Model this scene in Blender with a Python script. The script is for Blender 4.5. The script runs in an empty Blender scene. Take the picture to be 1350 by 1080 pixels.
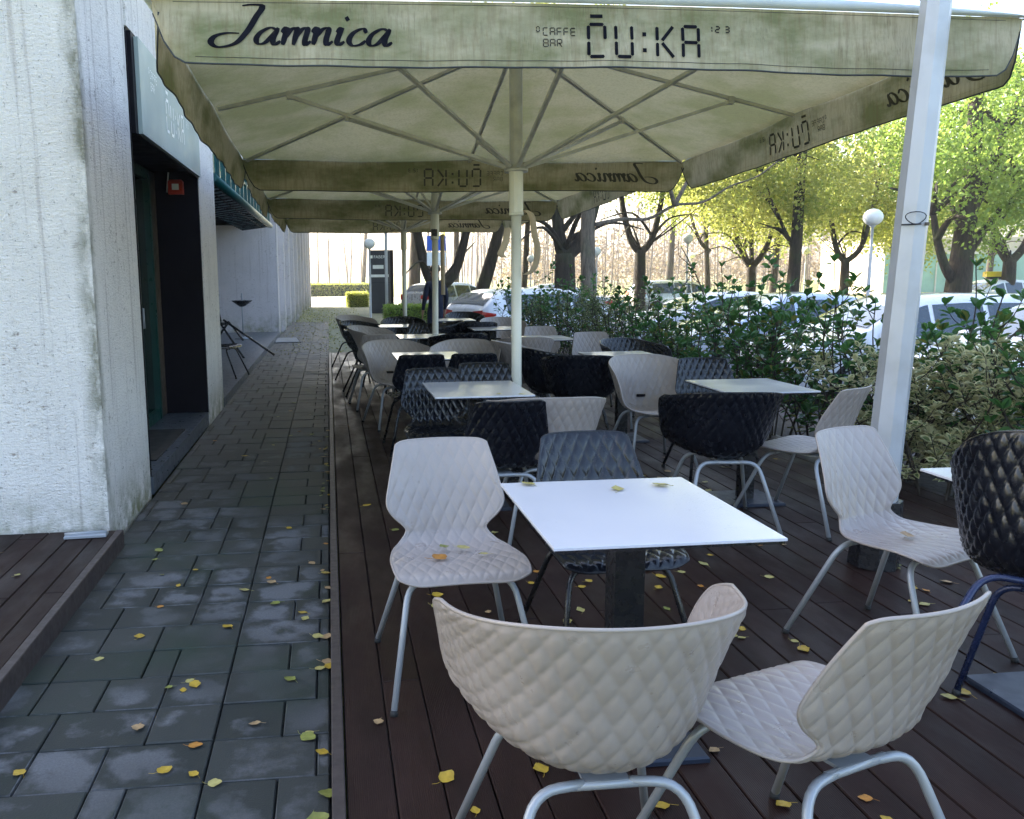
import bpy, math, random
import numpy as np
from mathutils import Vector, Matrix
random.seed(7)
R = math.radians
sc = bpy.context.scene
COL = sc.collection
# ------------------------------------------------------------------ camera
cam_d = bpy.data.cameras.new('camera'); cam = bpy.data.objects.new('camera', cam_d); COL.objects.link(cam)
cam_d.sensor_width = 36; cam_d.lens = 36*1150/1350; cam_d.shift_x = (675-560)/1350
cam_d.clip_start = 0.05; cam_d.clip_end = 2000
RX, FY, UZ = (0.99405168, 0.02607501, 0.10574192), (-0.10849103, 0.15205829, 0.98239909), (-0.00953713, 0.98802751, -0.15398271)
rt = Vector((RX[0], FY[0], UZ[0])); up = Vector((RX[1], FY[1], UZ[1])); fw = Vector((RX[2], FY[2], UZ[2]))
m3 = Matrix((rt, up, -fw)).transposed()
cam.matrix_world = Matrix.Translation((0, 0, 1.47)) @ m3.to_4x4()
sc.camera = cam
# ------------------------------------------------------------------ light
SUN_EL, SUN_AZ = R(30), R(42)          # azimuth: degrees left of straight ahead (+Y)
sundir = Vector((-math.sin(SUN_AZ)*math.cos(SUN_EL), math.cos(SUN_AZ)*math.cos(SUN_EL), math.sin(SUN_EL)))
w = bpy.data.worlds.new('World'); sc.world = w; w.use_nodes = True
nt = w.node_tree; bg = nt.nodes['Background']
sky = nt.nodes.new('ShaderNodeTexSky'); sky.sky_type = 'NISHITA'; sky.sun_disc = False
sky.sun_elevation = SUN_EL; sky.sun_rotation = -SUN_AZ; sky.air_density = 1.0; sky.dust_density = 4.0; sky.ozone_density = 1.0
nt.links.new(sky.outputs[0], bg.inputs[0]); bg.inputs[1].default_value = 0.15
sd = bpy.data.lights.new('sun', 'SUN'); sd.energy = 5.0; sd.angle = R(0.5); sd.color = (1.0, .93, .80)
so = bpy.data.objects.new('sun', sd); COL.objects.link(so); so.rotation_euler = (-sundir).to_track_quat('-Z', 'Y').to_euler()
sc.view_settings.view_transform = 'Standard'; sc.view_settings.look = 'None'; sc.view_settings.gamma = 1
sc.view_settings.exposure = 2.42
try:
    sc.cycles.max_bounces = 8; sc.cycles.transparent_max_bounces = 8
except Exception: pass

# ------------------------------------------------------------------ helpers
class MB:
    def __init__(s): s.v = []; s.f = []; s.m = []; s.s = []
    def face(s, idx, mi=0, sm=False): s.f.append(tuple(idx)); s.m.append(mi); s.s.append(sm)
    def box(s, x0, x1, y0, y1, z0, z1, mi=0, bev=0.0):
        b = len(s.v)
        if bev <= 0:
            s.v += [(x0,y0,z0),(x1,y0,z0),(x1,y1,z0),(x0,y1,z0),(x0,y0,z1),(x1,y0,z1),(x1,y1,z1),(x0,y1,z1)]
            for q in ((0,3,2,1),(4,5,6,7),(0,1,5,4),(1,2,6,5),(2,3,7,6),(3,0,4,7)): s.face([b+i for i in q], mi)
        else:   # bevelled top edges
            e = bev
            s.v += [(x0,y0,z0),(x1,y0,z0),(x1,y1,z0),(x0,y1,z0),(x0,y0,z1-e),(x1,y0,z1-e),(x1,y1,z1-e),(x0,y1,z1-e),
                    (x0+e,y0+e,z1),(x1-e,y0+e,z1),(x1-e,y1-e,z1),(x0+e,y1-e,z1)]
            for q in ((0,3,2,1),(8,9,10,11),(0,1,5,4),(1,2,6,5),(2,3,7,6),(3,0,4,7),(4,5,9,8),(5,6,10,9),(6,7,11,10),(7,4,8,11)):
                s.face([b+i for i in q], mi)
        return s
    def tube(s, pts, rad, n=8, mi=0, cap=True, sm=True, sq=1.0, ph=0.0):
        pts = [Vector(p) for p in pts]
        if not isinstance(rad, (list, tuple)): rad = [rad]*len(pts)
        b = len(s.v); ref = None
        for i, p in enumerate(pts):
            t = (pts[min(i+1, len(pts)-1)]-pts[max(i-1, 0)]).normalized()
            if ref is None:
                ref = Vector((1,0,0)) if abs(t.x) < .9 else Vector((0,1,0))
            a = (ref - t*ref.dot(t)).normalized(); ref = a; c = t.cross(a)
            for k in range(n):
                an = 2*math.pi*k/n+ph
                q = p + a*math.cos(an)*rad[i] + c*math.sin(an)*rad[i]*sq
                s.v.append(tuple(q))
        for i in range(len(pts)-1):
            for k in range(n):
                s.face((b+i*n+k, b+i*n+(k+1)%n, b+(i+1)*n+(k+1)%n, b+(i+1)*n+k), mi, sm)
        if cap:
            s.face([b+k for k in range(n)][::-1], mi); s.face([b+(len(pts)-1)*n+k for k in range(n)], mi)
        return s
    def lathe(s, prof, cx=0, cy=0, n=20, mi=0, sm=True):
        b = len(s.v)
        for r, z in prof:
            for k in range(n):
                a = 2*math.pi*k/n; s.v.append((cx+r*math.cos(a), cy+r*math.sin(a), z))
        for i in range(len(prof)-1):
            for k in range(n): s.face((b+i*n+k, b+i*n+(k+1)%n, b+(i+1)*n+(k+1)%n, b+(i+1)*n+k), mi, sm)
        return s
    def grid(s, rows, mi=0, sm=True, flip=False):
        b = len(s.v); nr, nc = len(rows), len(rows[0])
        for r in rows: s.v += [tuple(p) for p in r]
        for i in range(nr-1):
            for j in range(nc-1):
                q = (b+i*nc+j, b+i*nc+j+1, b+(i+1)*nc+j+1, b+(i+1)*nc+j)
                s.face(q[::-1] if flip else q, mi, sm)
        return s
    def poly(s, pts, mi=0):
        b = len(s.v); s.v += [tuple(p) for p in pts]; s.face(range(b, b+len(pts)), mi); return s
    def mesh(s, name, mats):
        me = bpy.data.meshes.new(name); me.from_pydata(s.v, [], s.f)
        if not isinstance(mats, (list, tuple)): mats = [mats]
        for m in mats: me.materials.append(m)
        me.polygons.foreach_set('material_index', s.m); me.polygons.foreach_set('use_smooth', s.s)
        me.update(); return me
    def build(s, name, mats, parent=None, **k):
        return link(name, s.mesh(name, mats), parent, **k)

def link(name, me, parent=None, loc=None, rz=None):
    o = bpy.data.objects.new(name, me); COL.objects.link(o)
    if parent is not None: o.parent = parent
    if loc is not None: o.location = loc
    if rz is not None: o.rotation_euler = (0, 0, rz)
    return o
def tag(o, label, cat, group=None):
    o['label'] = label; o['category'] = cat
    if group: o['group'] = group
    return o
def struct(o): o['kind'] = 'structure'; return o
def empty(name, loc=(0,0,0), rz=0, label=None, cat=None, group=None):
    o = bpy.data.objects.new(name, None); COL.objects.link(o); o.location = loc; o.rotation_euler = (0,0,rz)
    o.empty_display_size = .1
    if label: tag(o, label, cat, group)
    return o
def copy_tree(o, parent=None):
    c = o.copy(); COL.objects.link(c); c.parent = parent
    for ch in list(o.children): copy_tree(ch, c)
    return c

# ------------------------------------------------------------------ materials
def N(nt, t, **kw):
    n = nt.nodes.new(t)
    for k, v in kw.items():
        if k.startswith('i_'): n.inputs[k[2:].replace('_', ' ')].default_value = v
        else: setattr(n, k, v)
    return n
def mix(nt, fac, a, b, bt='MIX'):
    n = nt.nodes.new('ShaderNodeMix'); n.data_type = 'RGBA'; n.blend_type = bt
    for sck, val in ((n.inputs[0], fac), (n.inputs[6], a), (n.inputs[7], b)):
        if isinstance(val, bpy.types.NodeSocket): nt.links.new(val, sck)
        elif isinstance(val, (int, float)): sck.default_value = val
        else: sck.default_value = (*val, 1)
    return n.outputs[2]
def ramp(nt, src, p0, p1, c0=0.0, c1=1.0):
    n = nt.nodes.new('ShaderNodeMapRange'); n.clamp = True
    nt.links.new(src, n.inputs[0]); n.inputs[1].default_value = p0; n.inputs[2].default_value = p1
    n.inputs[3].default_value = c0; n.inputs[4].default_value = c1
    return n.outputs[0]
def noise(nt, scale, detail=4, rough=.55, vec=None, sx=(1,1,1), coord='Object'):
    if vec is None:
        tc = nt.nodes.new('ShaderNodeTexCoord'); vec = tc.outputs[coord]
    mp = nt.nodes.new('ShaderNodeMapping'); mp.inputs['Scale'].default_value = sx; nt.links.new(vec, mp.inputs[0])
    n = nt.nodes.new('ShaderNodeTexNoise'); n.inputs['Scale'].default_value = scale; n.inputs['Detail'].default_value = detail; n.inputs['Roughness'].default_value = rough
    nt.links.new(mp.outputs[0], n.inputs[0]); return n.outputs[0]
def mth(nt, op, a, b=None):
    n = nt.nodes.new('ShaderNodeMath'); n.operation = op
    for i, val in enumerate((a, b)):
        if val is None: continue
        if isinstance(val, bpy.types.NodeSocket): nt.links.new(val, n.inputs[i])
        else: n.inputs[i].default_value = val
    return n.outputs[0]
def new_mat(name):
    m = bpy.data.materials.new(name); m.use_nodes = True
    return m, m.node_tree, m.node_tree.nodes['Principled BSDF']
def setc(nt, sock, val):
    if isinstance(val, bpy.types.NodeSocket): nt.links.new(val, sock)
    elif isinstance(val, (int, float)): sock.default_value = val
    else: sock.default_value = (*val, 1)
def bump(nt, b, h, strength=.3, dist=.01):
    n = nt.nodes.new('ShaderNodeBump'); n.inputs['Strength'].default_value = strength; n.inputs['Distance'].default_value = dist
    nt.links.new(h, n.inputs['Height']); nt.links.new(n.outputs[0], b.inputs['Normal'])
def simple(name, col, rough=.5, metal=0.0, var=.15, vs=6.0, bs=0, bstr=.2, bd=.004, coat=0.0, rv=.1, dirt=None):
    m, nt, b = new_mat(name)
    nz = noise(nt, vs)
    c2 = tuple(c*(1-var) for c in (dirt or col)) if dirt is None else dirt
    setc(nt, b.inputs['Base Color'], mix(nt, ramp(nt, nz, .35, .7), col, c2) if dirt is None else mix(nt, ramp(nt, nz, .5, .72, 0, var), col, c2))
    setc(nt, b.inputs['Roughness'], ramp(nt, noise(nt, vs*2.3), .3, .7, max(rough-rv, .02), min(rough+rv, 1)))
    b.inputs['Metallic'].default_value = metal
    if coat: b.inputs['Coat Weight'].default_value = coat; b.inputs['Coat Roughness'].default_value = .05
    if bs: bump(nt, b, noise(nt, bs, 3), bstr, bd)
    return m
M = {}
M['beige'] = simple('beige_plastic', (.345,.295,.27), .34, var=.3, vs=7, rv=.08, dirt=(.26,.21,.18))
M['black_plastic'] = simple('black_plastic', (.007,.008,.013), .24, var=.3, vs=8, rv=.07)
M['silver_leg'] = simple('grey_painted_steel', (.33,.345,.37), .36, metal=.25, var=.03, vs=4, rv=.03)
M['black_metal'] = simple('black_metal', (.012,.012,.015), .28, var=.3, vs=15)
M['navy_metal'] = simple('dark_blue_metal', (.02,.03,.085), .25, metal=.2, var=.3, vs=15)
M['rubber'] = simple('rubber', (.02,.02,.02), .8)
M['frame_grey'] = simple('umbrella_frame', (.56,.55,.52), .4, metal=.1, var=.25, vs=12)
M['pole_cream'] = simple('umbrella_pole', (.78,.75,.64), .38, metal=.0, var=.2, vs=8, dirt=(.60,.56,.42))
M['lampwhite'] = simple('globe_glass', (.80,.80,.76), .25, var=.08, vs=3)
M['post_white'] = simple('post_paint', (.50,.51,.52), .5, var=.2, vs=4)
M['ink'] = simple('dark_print', (.010,.010,.016), .9, var=.5, vs=30); M['ink'].node_tree.nodes['Principled BSDF'].inputs['Specular IOR Level'].default_value = .1
M['ink_back'] = simple('print_seen_through_fabric', (.07,.066,.05), .8, var=.3, vs=30)
M['white_letter'] = simple('white_lettering', (.88,.90,.88), .4, var=.1)
M['teal'] = simple('teal_paint', (.006,.09,.09), .4, var=.3, vs=5)
M['green_dark'] = simple('dark_green_paint', (.004,.055,.045), .35, var=.3, vs=5)
M['black_panel'] = simple('dark_panel', (.006,.0045,.008), .6, var=.4, vs=3); M['black_panel'].node_tree.nodes['Principled BSDF'].inputs['Specular IOR Level'].default_value = .15
M['dark_glass'] = simple('dark_glass', (.006,.008,.008), .05, var=.3, vs=2, rv=.02)
M['red'] = simple('red_plastic', (.55,.045,.02), .35, var=.2)
M['tile_step'] = simple('stone_step', (.10,.115,.14), .35, var=.45, vs=7, bs=40, bstr=.1)
M['soil'] = simple('soil', (.045,.035,.025), .95, var=.5, vs=12, bs=25, bstr=.6, bd=.03)
M['totem'] = simple('anthracite_panel', (.035,.037,.045), .4, var=.2)
M['navy_cloth'] = simple('navy_jacket', (.012,.017,.045), .85, var=.3, vs=8, bs=30)
M['jeans'] = simple('dark_trousers', (.02,.028,.06), .9, var=.3, vs=10)
M['skin'] = simple('skin', (.48,.27,.19), .55, var=.12)
M['hair'] = simple('brown_hair', (.05,.03,.018), .6, var=.4, vs=30)
M['blue_sign'] = simple('blue_sign', (.02,.10,.50), .35, var=.1)
M['strap'] = simple('beige_strap', (.46,.36,.24), .8, var=.2)

def m_table():
    m, nt, b = new_mat('white_laminate')
    d = noise(nt, 2.2, 5, .6)
    setc(nt, b.inputs['Base Color'], mix(nt, ramp(nt, d, .5, .8, 0, .35), (.63,.62,.66), (.46,.47,.52)))
    setc(nt, b.inputs['Roughness'], ramp(nt, noise(nt, 3, 3, .5), .35, .65, .10, .22))
    v = N(nt, 'ShaderNodeTexVoronoi', i_Scale=55.0); tc = N(nt, 'ShaderNodeTexCoord'); nt.links.new(tc.outputs['Object'], v.inputs[0])
    dr = mth(nt, 'MULTIPLY', ramp(nt, v.outputs['Distance'], .0, .28, 1, 0), ramp(nt, noise(nt, 3.5, 2), .52, .62))
    bump(nt, b, dr, .35, .003)
    return m
M['table'] = m_table()
def m_fabric(name, clean, algae, brown, amt, transl=.28):
    m, nt, b = new_mat(name)
    out = nt.nodes['Material Output']
    big = noise(nt, 1.5, 6, .62, sx=(1, 1, 2.2)); blot = noise(nt, 3.1, 7, .7)
    tc = N(nt, 'ShaderNodeTexCoord'); 
    streak = noise(nt, 9, 4, .6, sx=(5.5, 5.5, .35))
    fine = noise(nt, 60, 2, .5, sx=(3, 3, .25))
    c = mix(nt, ramp(nt, big, .42, .62, 0, amt), clean, algae)
    c = mix(nt, mth(nt, 'MULTIPLY', ramp(nt, streak, .46, .74, 0, 1), amt*.55), c, brown)
    c = mix(nt, mth(nt, 'MULTIPLY', ramp(nt, fine, .54, .68, 0, .32), ramp(nt, blot, .4, .6)), c, tuple(x*.45 for x in brown))
    spots = ramp(nt, noise(nt, 14, 5, .75), .69, .75, 0, .8)
    c = mix(nt, spots, c, tuple(x*.3 for x in brown))
    oi = N(nt, 'ShaderNodeObjectInfo')
    setc(nt, b.inputs['Base Color'], c); b.inputs['Roughness'].default_value = .8
    wv = noise(nt, 4, 3, .5, sx=(3, 3, .4)); bump(nt, b, wv, .35, .03)
    tr = N(nt, 'ShaderNodeBsdfTranslucent'); nt.links.new(c, tr.inputs[0])
    ms = N(nt, 'ShaderNodeMixShader'); ms.inputs[0].default_value = transl
    nt.links.new(b.outputs[0], ms.inputs[1]); nt.links.new(tr.outputs[0], ms.inputs[2]); nt.links.new(ms.outputs[0], out.inputs[0])
    return m
M['fab_val'] = m_fabric('stained_valance', (.50,.44,.30), (.15,.165,.055), (.20,.14,.07), .85, .2)
M['fab_roof'] = m_fabric('canopy_fabric', (.58,.50,.28), (.36,.34,.14), (.32,.26,.13), .8, .34)
M['fab_top'] = simple('clean_fabric', (.62,.68,.72), .7, var=.15, vs=3, bs=5, bstr=.3, bd=.02)
M['hem'] = simple('hem', (.035,.04,.045), .7)

def m_wall(name, base, zmoss=.25):
    m, nt, b = new_mat(name)
    geo = N(nt, 'ShaderNodeNewGeometry'); sep = N(nt, 'ShaderNodeSeparateXYZ'); nt.links.new(geo.outputs['Position'], sep.inputs[0])
    P = geo.outputs['Position']
    c = mix(nt, ramp(nt, noise(nt, 2.2, 6, .6, vec=P), .40, .68, 0, .4), base, tuple(x*.78 for x in base))
    # thin vertical runs of dirt
    st = noise(nt, 3.2, 5, .62, vec=P, sx=(6, 6, .16))
    c = mix(nt, ramp(nt, st, .57, .65, 0, .38), c, (.36,.30,.27))
    st2 = noise(nt, 9, 4, .6, vec=P, sx=(3, 3, .10))
    c = mix(nt, ramp(nt, st2, .64, .69, 0, .12), c, (.26,.22,.19))
    rb = noise(nt, 14, 6, .75, vec=P, sx=(1, 1, 1.6))
    c = mix(nt, mth(nt, 'MULTIPLY', ramp(nt, rb, .57, .66, 0, .8), ramp(nt, noise(nt, 1.6, 3, .5, vec=P), .42, .56)), c, (.21,.15,.11))
    sp = ramp(nt, noise(nt, 45, 3, .7, vec=P), .625, .68, 0, .55)
    c = mix(nt, sp, c, (.10,.085,.07))
    mossn = noise(nt, 5, 6, .7, vec=P)
    h = ramp(nt, sep.outputs[2], -.12, zmoss, 1, 0)
    c = mix(nt, mth(nt, 'MULTIPLY', ramp(nt, mossn, .40, .62), h), c, (.20,.20,.07))
    setc(nt, b.inputs['Base Color'], c); b.inputs['Roughness'].default_value = .9
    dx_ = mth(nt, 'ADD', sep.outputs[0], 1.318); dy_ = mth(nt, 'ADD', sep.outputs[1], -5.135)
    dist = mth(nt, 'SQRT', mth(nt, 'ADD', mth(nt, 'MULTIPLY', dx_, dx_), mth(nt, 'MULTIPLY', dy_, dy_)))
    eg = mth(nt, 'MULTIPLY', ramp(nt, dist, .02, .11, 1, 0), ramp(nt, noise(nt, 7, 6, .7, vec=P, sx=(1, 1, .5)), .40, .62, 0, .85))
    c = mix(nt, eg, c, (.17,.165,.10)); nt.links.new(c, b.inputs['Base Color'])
    hh = mth(nt, 'ADD', noise(nt, 90, 4, .6, vec=P), mth(nt, 'MULTIPLY', noise(nt, 26, 4, .7, vec=P, sx=(1, 1, 3)), 1.3))
    bump(nt, b, hh, .85, .016)
    return m
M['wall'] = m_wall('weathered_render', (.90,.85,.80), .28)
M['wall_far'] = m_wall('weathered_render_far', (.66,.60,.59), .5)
def m_paver():
    m, nt, b = new_mat('concrete_pavers')
    at_ = N(nt, 'ShaderNodeAttribute', attribute_name='rnd')
    geo = N(nt, 'ShaderNodeNewGeometry'); P = geo.outputs['Position']
    off = N(nt, 'ShaderNodeVectorMath', operation='ADD'); nt.links.new(P, off.inputs[0])
    sc_ = N(nt, 'ShaderNodeVectorMath', operation='SCALE'); nt.links.new(at_.outputs['Color'], sc_.inputs[0]); sc_.inputs['Scale'].default_value = 7.0
    nt.links.new(sc_.outputs[0], off.inputs[1])
    Q = off.outputs[0]
    sep = N(nt, 'ShaderNodeSeparateColor'); nt.links.new(at_.outputs['Color'], sep.inputs[0])
    dark = mix(nt, sep.outputs[0], (.024,.027,.024), (.044,.046,.042))
    green = ramp(nt, noise(nt, 1.1, 4, .6, vec=P), .5, .66, 0, .75)
    dark = mix(nt, green, dark, (.022,.040,.024))
    thr = mth(nt, 'ADD', noise(nt, 5.5, 6, .62, vec=Q), mth(nt, 'MULTIPLY', sep.outputs[1], .18))
    big = ramp(nt, noise(nt, .9, 3, .5, vec=P), .36, .56)
    uvn = N(nt, 'ShaderNodeUVMap', uv_map='stone'); us = N(nt, 'ShaderNodeSeparateXYZ'); nt.links.new(uvn.outputs[0], us.inputs[0])
    cen = mth(nt, 'MULTIPLY', mth(nt, 'SINE', mth(nt, 'MULTIPLY', us.outputs[0], math.pi)), mth(nt, 'SINE', mth(nt, 'MULTIPLY', us.outputs[1], math.pi)))
    thr = mth(nt, 'ADD', thr, mth(nt, 'MULTIPLY', ramp(nt, cen, 0, .6), .16))
    thr = mth(nt, 'ADD', thr, mth(nt, 'MULTIPLY', noise(nt, 38, 4, .7, vec=P), .10))
    dry = mth(nt, 'MULTIPLY', ramp(nt, thr, .72, .86), big)
    c = mix(nt, dry, dark, (.15,.148,.155))
    c = mix(nt, ramp(nt, noise(nt, 120, 3, .7, vec=P), .3, .7, 0, .35), c, (.03,.035,.035))
    setc(nt, b.inputs['Base Color'], c)
    setc(nt, b.inputs['Roughness'], ramp(nt, dry, 0, 1, .62, .9))
    b.inputs['Specular IOR Level'].default_value = .3
    bump(nt, b, noise(nt, 160, 3, .7, vec=P), .35, .004)
    return m
M['paver'] = m_paver()
M['joint'] = simple('paver_joint', (.012,.014,.012), .9, var=.4, vs=20)
def m_deck(name, base):
    m, nt, b = new_mat(name)
    at_ = N(nt, 'ShaderNodeAttribute', attribute_name='rnd'); sep = N(nt, 'ShaderNodeSeparateColor'); nt.links.new(at_.outputs['Color'], sep.inputs[0])
    geo = N(nt, 'ShaderNodeNewGeometry'); P = geo.outputs['Position']
    c = mix(nt, sep.outputs[0], base, tuple(x*1.7 for x in base))
    c = mix(nt, ramp(nt, noise(nt, 3, 5, .65, vec=P, sx=(2.5, .7, 1)), .45, .7, 0, .6), c, tuple(x*.5 for x in base))
    spx = N(nt, 'ShaderNodeSeparateXYZ'); nt.links.new(P, spx.inputs[0])
    wv = mth(nt, 'SINE', mth(nt, 'MULTIPLY', spx.outputs[0], 2*math.pi/.0062))
    c = mix(nt, ramp(nt, wv, -.2, -1, 0, .55), c, tuple(x*.35 for x in base))
    setc(nt, b.inputs['Base Color'], c)
    wet = noise(nt, 2.0, 5, .6, vec=P, sx=(1.6, .6, 1))
    setc(nt, b.inputs['Roughness'], mth(nt, 'ADD', ramp(nt, wet, .38, .62, .34, .62), mth(nt, 'MULTIPLY', sep.outputs[1], .08)))
    b.inputs['Specular IOR Level'].default_value = .17
    bump(nt, b, mth(nt, 'ADD', mth(nt, 'MULTIPLY', wv, .5), noise(nt, 70, 3, .6, vec=P, sx=(1, .3, 1))), .22, .0025)
    return m
M['deck'] = m_deck('composite_decking', (.020,.0095,.0075))
M['deck_kerb'] = simple('kerb_board', (.062,.045,.041), .55, var=.35, vs=14, bs=60, bstr=.2)
def m_ground(name, a, b_, c3, s1, s2, rough=.95, bs=20):
    m, nt, b = new_mat(name)
    geo = N(nt, 'ShaderNodeNewGeometry'); P = geo.outputs['Position']
    c = mix(nt, ramp(nt, noise(nt, s1, 5, .6, vec=P), .35, .65), a, b_)
    c = mix(nt, ramp(nt, noise(nt, s2, 4, .7, vec=P), .56, .62), c, c3)
    setc(nt, b.inputs['Base Color'], c); b.inputs['Roughness'].default_value = rough
    bump(nt, b, noise(nt, bs, 4, .6, vec=P), .5, .03)
    return m
M['lawn'] = m_ground('autumn_lawn', (.12,.15,.035), (.20,.20,.05), (.33,.26,.06), .35, 5)
M['asphalt'] = m_ground('asphalt', (.055,.056,.06), (.075,.075,.078), (.10,.095,.08), .5, 14, .8, 90)
M['gravel'] = m_ground('mossy_gravel', (.14,.15,.10), (.22,.22,.15), (.30,.28,.13), .9, 10, .95, 40)
M['road'] = m_ground('pale_road', (.30,.28,.24), (.38,.36,.31), (.30,.27,.10), .5, 6, .9, 40)
def m_leaf(name, c1, c2, tr=.45, rough=.45, c3=None):
    m, nt, b = new_mat(name); out = nt.nodes['Material Output']
    at_ = N(nt, 'ShaderNodeAttribute', attribute_name='rnd'); sep = N(nt, 'ShaderNodeSeparateColor'); nt.links.new(at_.outputs['Color'], sep.inputs[0])
    c = mix(nt, sep.outputs[0], c1, c2)
    if c3: c = mix(nt, ramp(nt, sep.outputs[1], .85, .9), c, c3)
    setc(nt, b.inputs['Base Color'], c); b.inputs['Roughness'].default_value = rough
    t = N(nt, 'ShaderNodeBsdfTranslucent'); nt.links.new(c, t.inputs[0])
    ms = N(nt, 'ShaderNodeMixShader'); ms.inputs[0].default_value = tr
    nt.links.new(b.outputs[0], ms.inputs[1]); nt.links.new(t.outputs[0], ms.inputs[2]); nt.links.new(ms.outputs[0], out.inputs[0])
    return m
M['leaf_yel'] = m_leaf('yellow_green_foliage', (.22,.30,.06), (.58,.55,.14), .55, .5)
M['leaf_grn'] = m_leaf('green_foliage', (.14,.25,.04), (.34,.44,.08), .5, .45)
M['leaf_lau'] = m_leaf('laurel_leaves', (.035,.105,.03), (.09,.21,.055), .34, .22, (.16,.17,.04))
M['leaf_small'] = m_leaf('small_shrub_leaves', (.08,.12,.04), (.19,.24,.07), .35, .35)
M['leaf_var'] = m_leaf('variegated_leaf_centre', (.10,.16,.05), (.18,.22,.08), .3, .35)
M['leaf_cream'] = m_leaf('variegated_leaf_margin', (.62,.60,.32), (.72,.68,.42), .35, .4)
def m_bark(name, a, b_):
    m, nt, b = new_mat(name)
    n1 = noise(nt, 7, 6, .7, sx=(2.2, 2.2, .35))
    c = mix(nt, ramp(nt, n1, .35, .65), a, b_)
    c = mix(nt, ramp(nt, noise(nt, 1.5, 3, .5), .52, .7, 0, .5), c, (.05,.07,.025))
    setc(nt, b.inputs['Base Color'], c); b.inputs['Roughness'].default_value = .95
    bump(nt, b, n1, .9, .05); return m
M['bark'] = m_bark('dark_bark', (.022,.017,.012), (.065,.05,.036))
M['bark_pale'] = m_bark('ridged_pale_bark', (.07,.055,.04), (.20,.165,.125))
M['bark_far'] = m_bark('far_bark', (.10,.08,.06), (.19,.16,.12))
M['twig'] = simple('twigs', (.15,.12,.095), .9, var=.4, vs=2)
LEAFM = [simple('fallen_leaf_yellow', (.50,.32,.03), .5, var=.3, vs=40), simple('fallen_leaf_pale', (.44,.37,.12), .55, var=.3, vs=40),
         simple('fallen_leaf_orange', (.50,.21,.03), .55, var=.4, vs=40), simple('fallen_leaf_green', (.24,.25,.05), .5, var=.3, vs=40),
         simple('fallen_leaf_tan', (.42,.27,.13), .6, var=.4, vs=40)]

def set_rnd(me, per_face):
    """per-face random colour attribute"""
    ca = me.color_attributes.new('rnd', 'FLOAT_COLOR', 'CORNER')
    lt = np.zeros(len(me.polygons), dtype=np.int32); me.polygons.foreach_get('loop_total', lt)
    arr = np.repeat(np.asarray(per_face, dtype=np.float32), lt, axis=0)
    arr = np.concatenate([arr, np.ones((len(arr), 1), np.float32)], axis=1)
    ca.data.foreach_set('color', arr.ravel())
rng = np.random.default_rng(5)

# ------------------------------------------------------------------ ground, pavement, deck
g = MB(); g.box(-250, 400, -30, 600, -1.2, -.42); struct(g.build('lawn', M['lawn']))
g = MB(); g.box(4.75, 17.5, -12, 60, -.6, -.33); struct(g.build('parking_asphalt', M['asphalt']))
g = MB(); g.box(-1.1, 4.75, 16.9, 44, -.5, -.125); struct(g.build('gravel_path', M['gravel']))
g = MB(); g.box(-40, 4.6, 44, 66, -.5, -.16); g.box(4.6, 120, 60.02, 66, -.5, -.30); struct(g.build('road', M['road']))
g = MB(); g.box(-1.3, -.03, -1, 30, -.4, -.118); struct(g.build('path_bed', M['joint']))

def pavers():
    mb = MB(); rnds = []; tops = []; j = .0033; y = .27; u = .1155; k = 0
    random.seed(3)
    while y < 29.5:
        d = .2565
        A = [-.035, -.20, -.432, -.663, -.778, -1.125, -1.295] if k % 2 == 0 else [-.035, -.08, -.432, -.778, -1.01, -1.24, -1.295]
        if k % 4 == 2: A = [-.035, -.20, -.432, -.663, -1.01, -1.24, -1.295]
        if k % 4 == 3: A = [-.035, -.085, -.432, -.663, -.895, -1.125, -1.295]
        for a, b in zip(A[:-1], A[1:]):
            n0 = len(mb.f); dz = random.uniform(-.0025, .0025)
            tops.append(len(mb.f)+1); mb.box(b+j, a-j, y+j, y+d-j, -.116, -.098+dz, 0, .004)
            rr = (random.random(), random.random(), random.random())
            rnds += [rr]*(len(mb.f)-n0)
        y += d; k += 1
    me = mb.mesh('pavement', M['paver']); set_rnd(me, rnds)
    uv = me.uv_layers.new(name='stone').data
    for t_ in tops:
        for li, q in zip(me.polygons[t_].loop_indices, ((0, 0), (1, 0), (1, 1), (0, 1))): uv[li].uv = q
    return struct(link('pavement', me))
pavers()

def deck(name, x0, x1, y0, y1, z, bw, seed, kerb):
    random.seed(seed); mb = MB(); rnds = []; gap = .0045; x = x0; i = 0
    while x < x1-.01:
        yy = y0; xe = min(x+bw, x1); L = 2.0+random.random()*2.2 if i else 3.6
        cuts = []
        while yy < y1:
            ye = min(yy+L, y1); n0 = len(mb.f)
            mb.box(x+gap*.5, xe-gap*.5, yy+.001, ye-.002, z-.024, z+random.uniform(-.0008,.0008), 0, .0035)
            rnds += [(random.random(), random.random(), 0)]*(len(mb.f)-n0)
            yy = ye; L = 4.0
        x = xe; i += 1
    n0 = len(mb.f)
    mb.box(x0, x1, y0+.02, y1-.02, z-.03, z-.0265, 1); rnds += [(0,0,0)]*(len(mb.f)-n0)
    me = mb.mesh(name, [M['deck'], M['joint']]); set_rnd(me, rnds)
    struct(link(name, me))
    k = MB()
    for q in kerb: k.box(*q, 0, .003)
    struct(k.build(name+'_kerb', M['deck_kerb']))
deck('deck', .014, 4.0, .9, 16.7, 0, .1405, 11, [(-.029, .0095, .9, 8.9, -.1, .004), (-.029, .0095, 8.906, 16.7, -.1, .004)])
deck('deck_by_wall', -3.2, -1.275, .9, 5.12, 0, .1405, 5, [(-1.272, -1.232, .9, 5.1, -.12, .008)])
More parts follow.
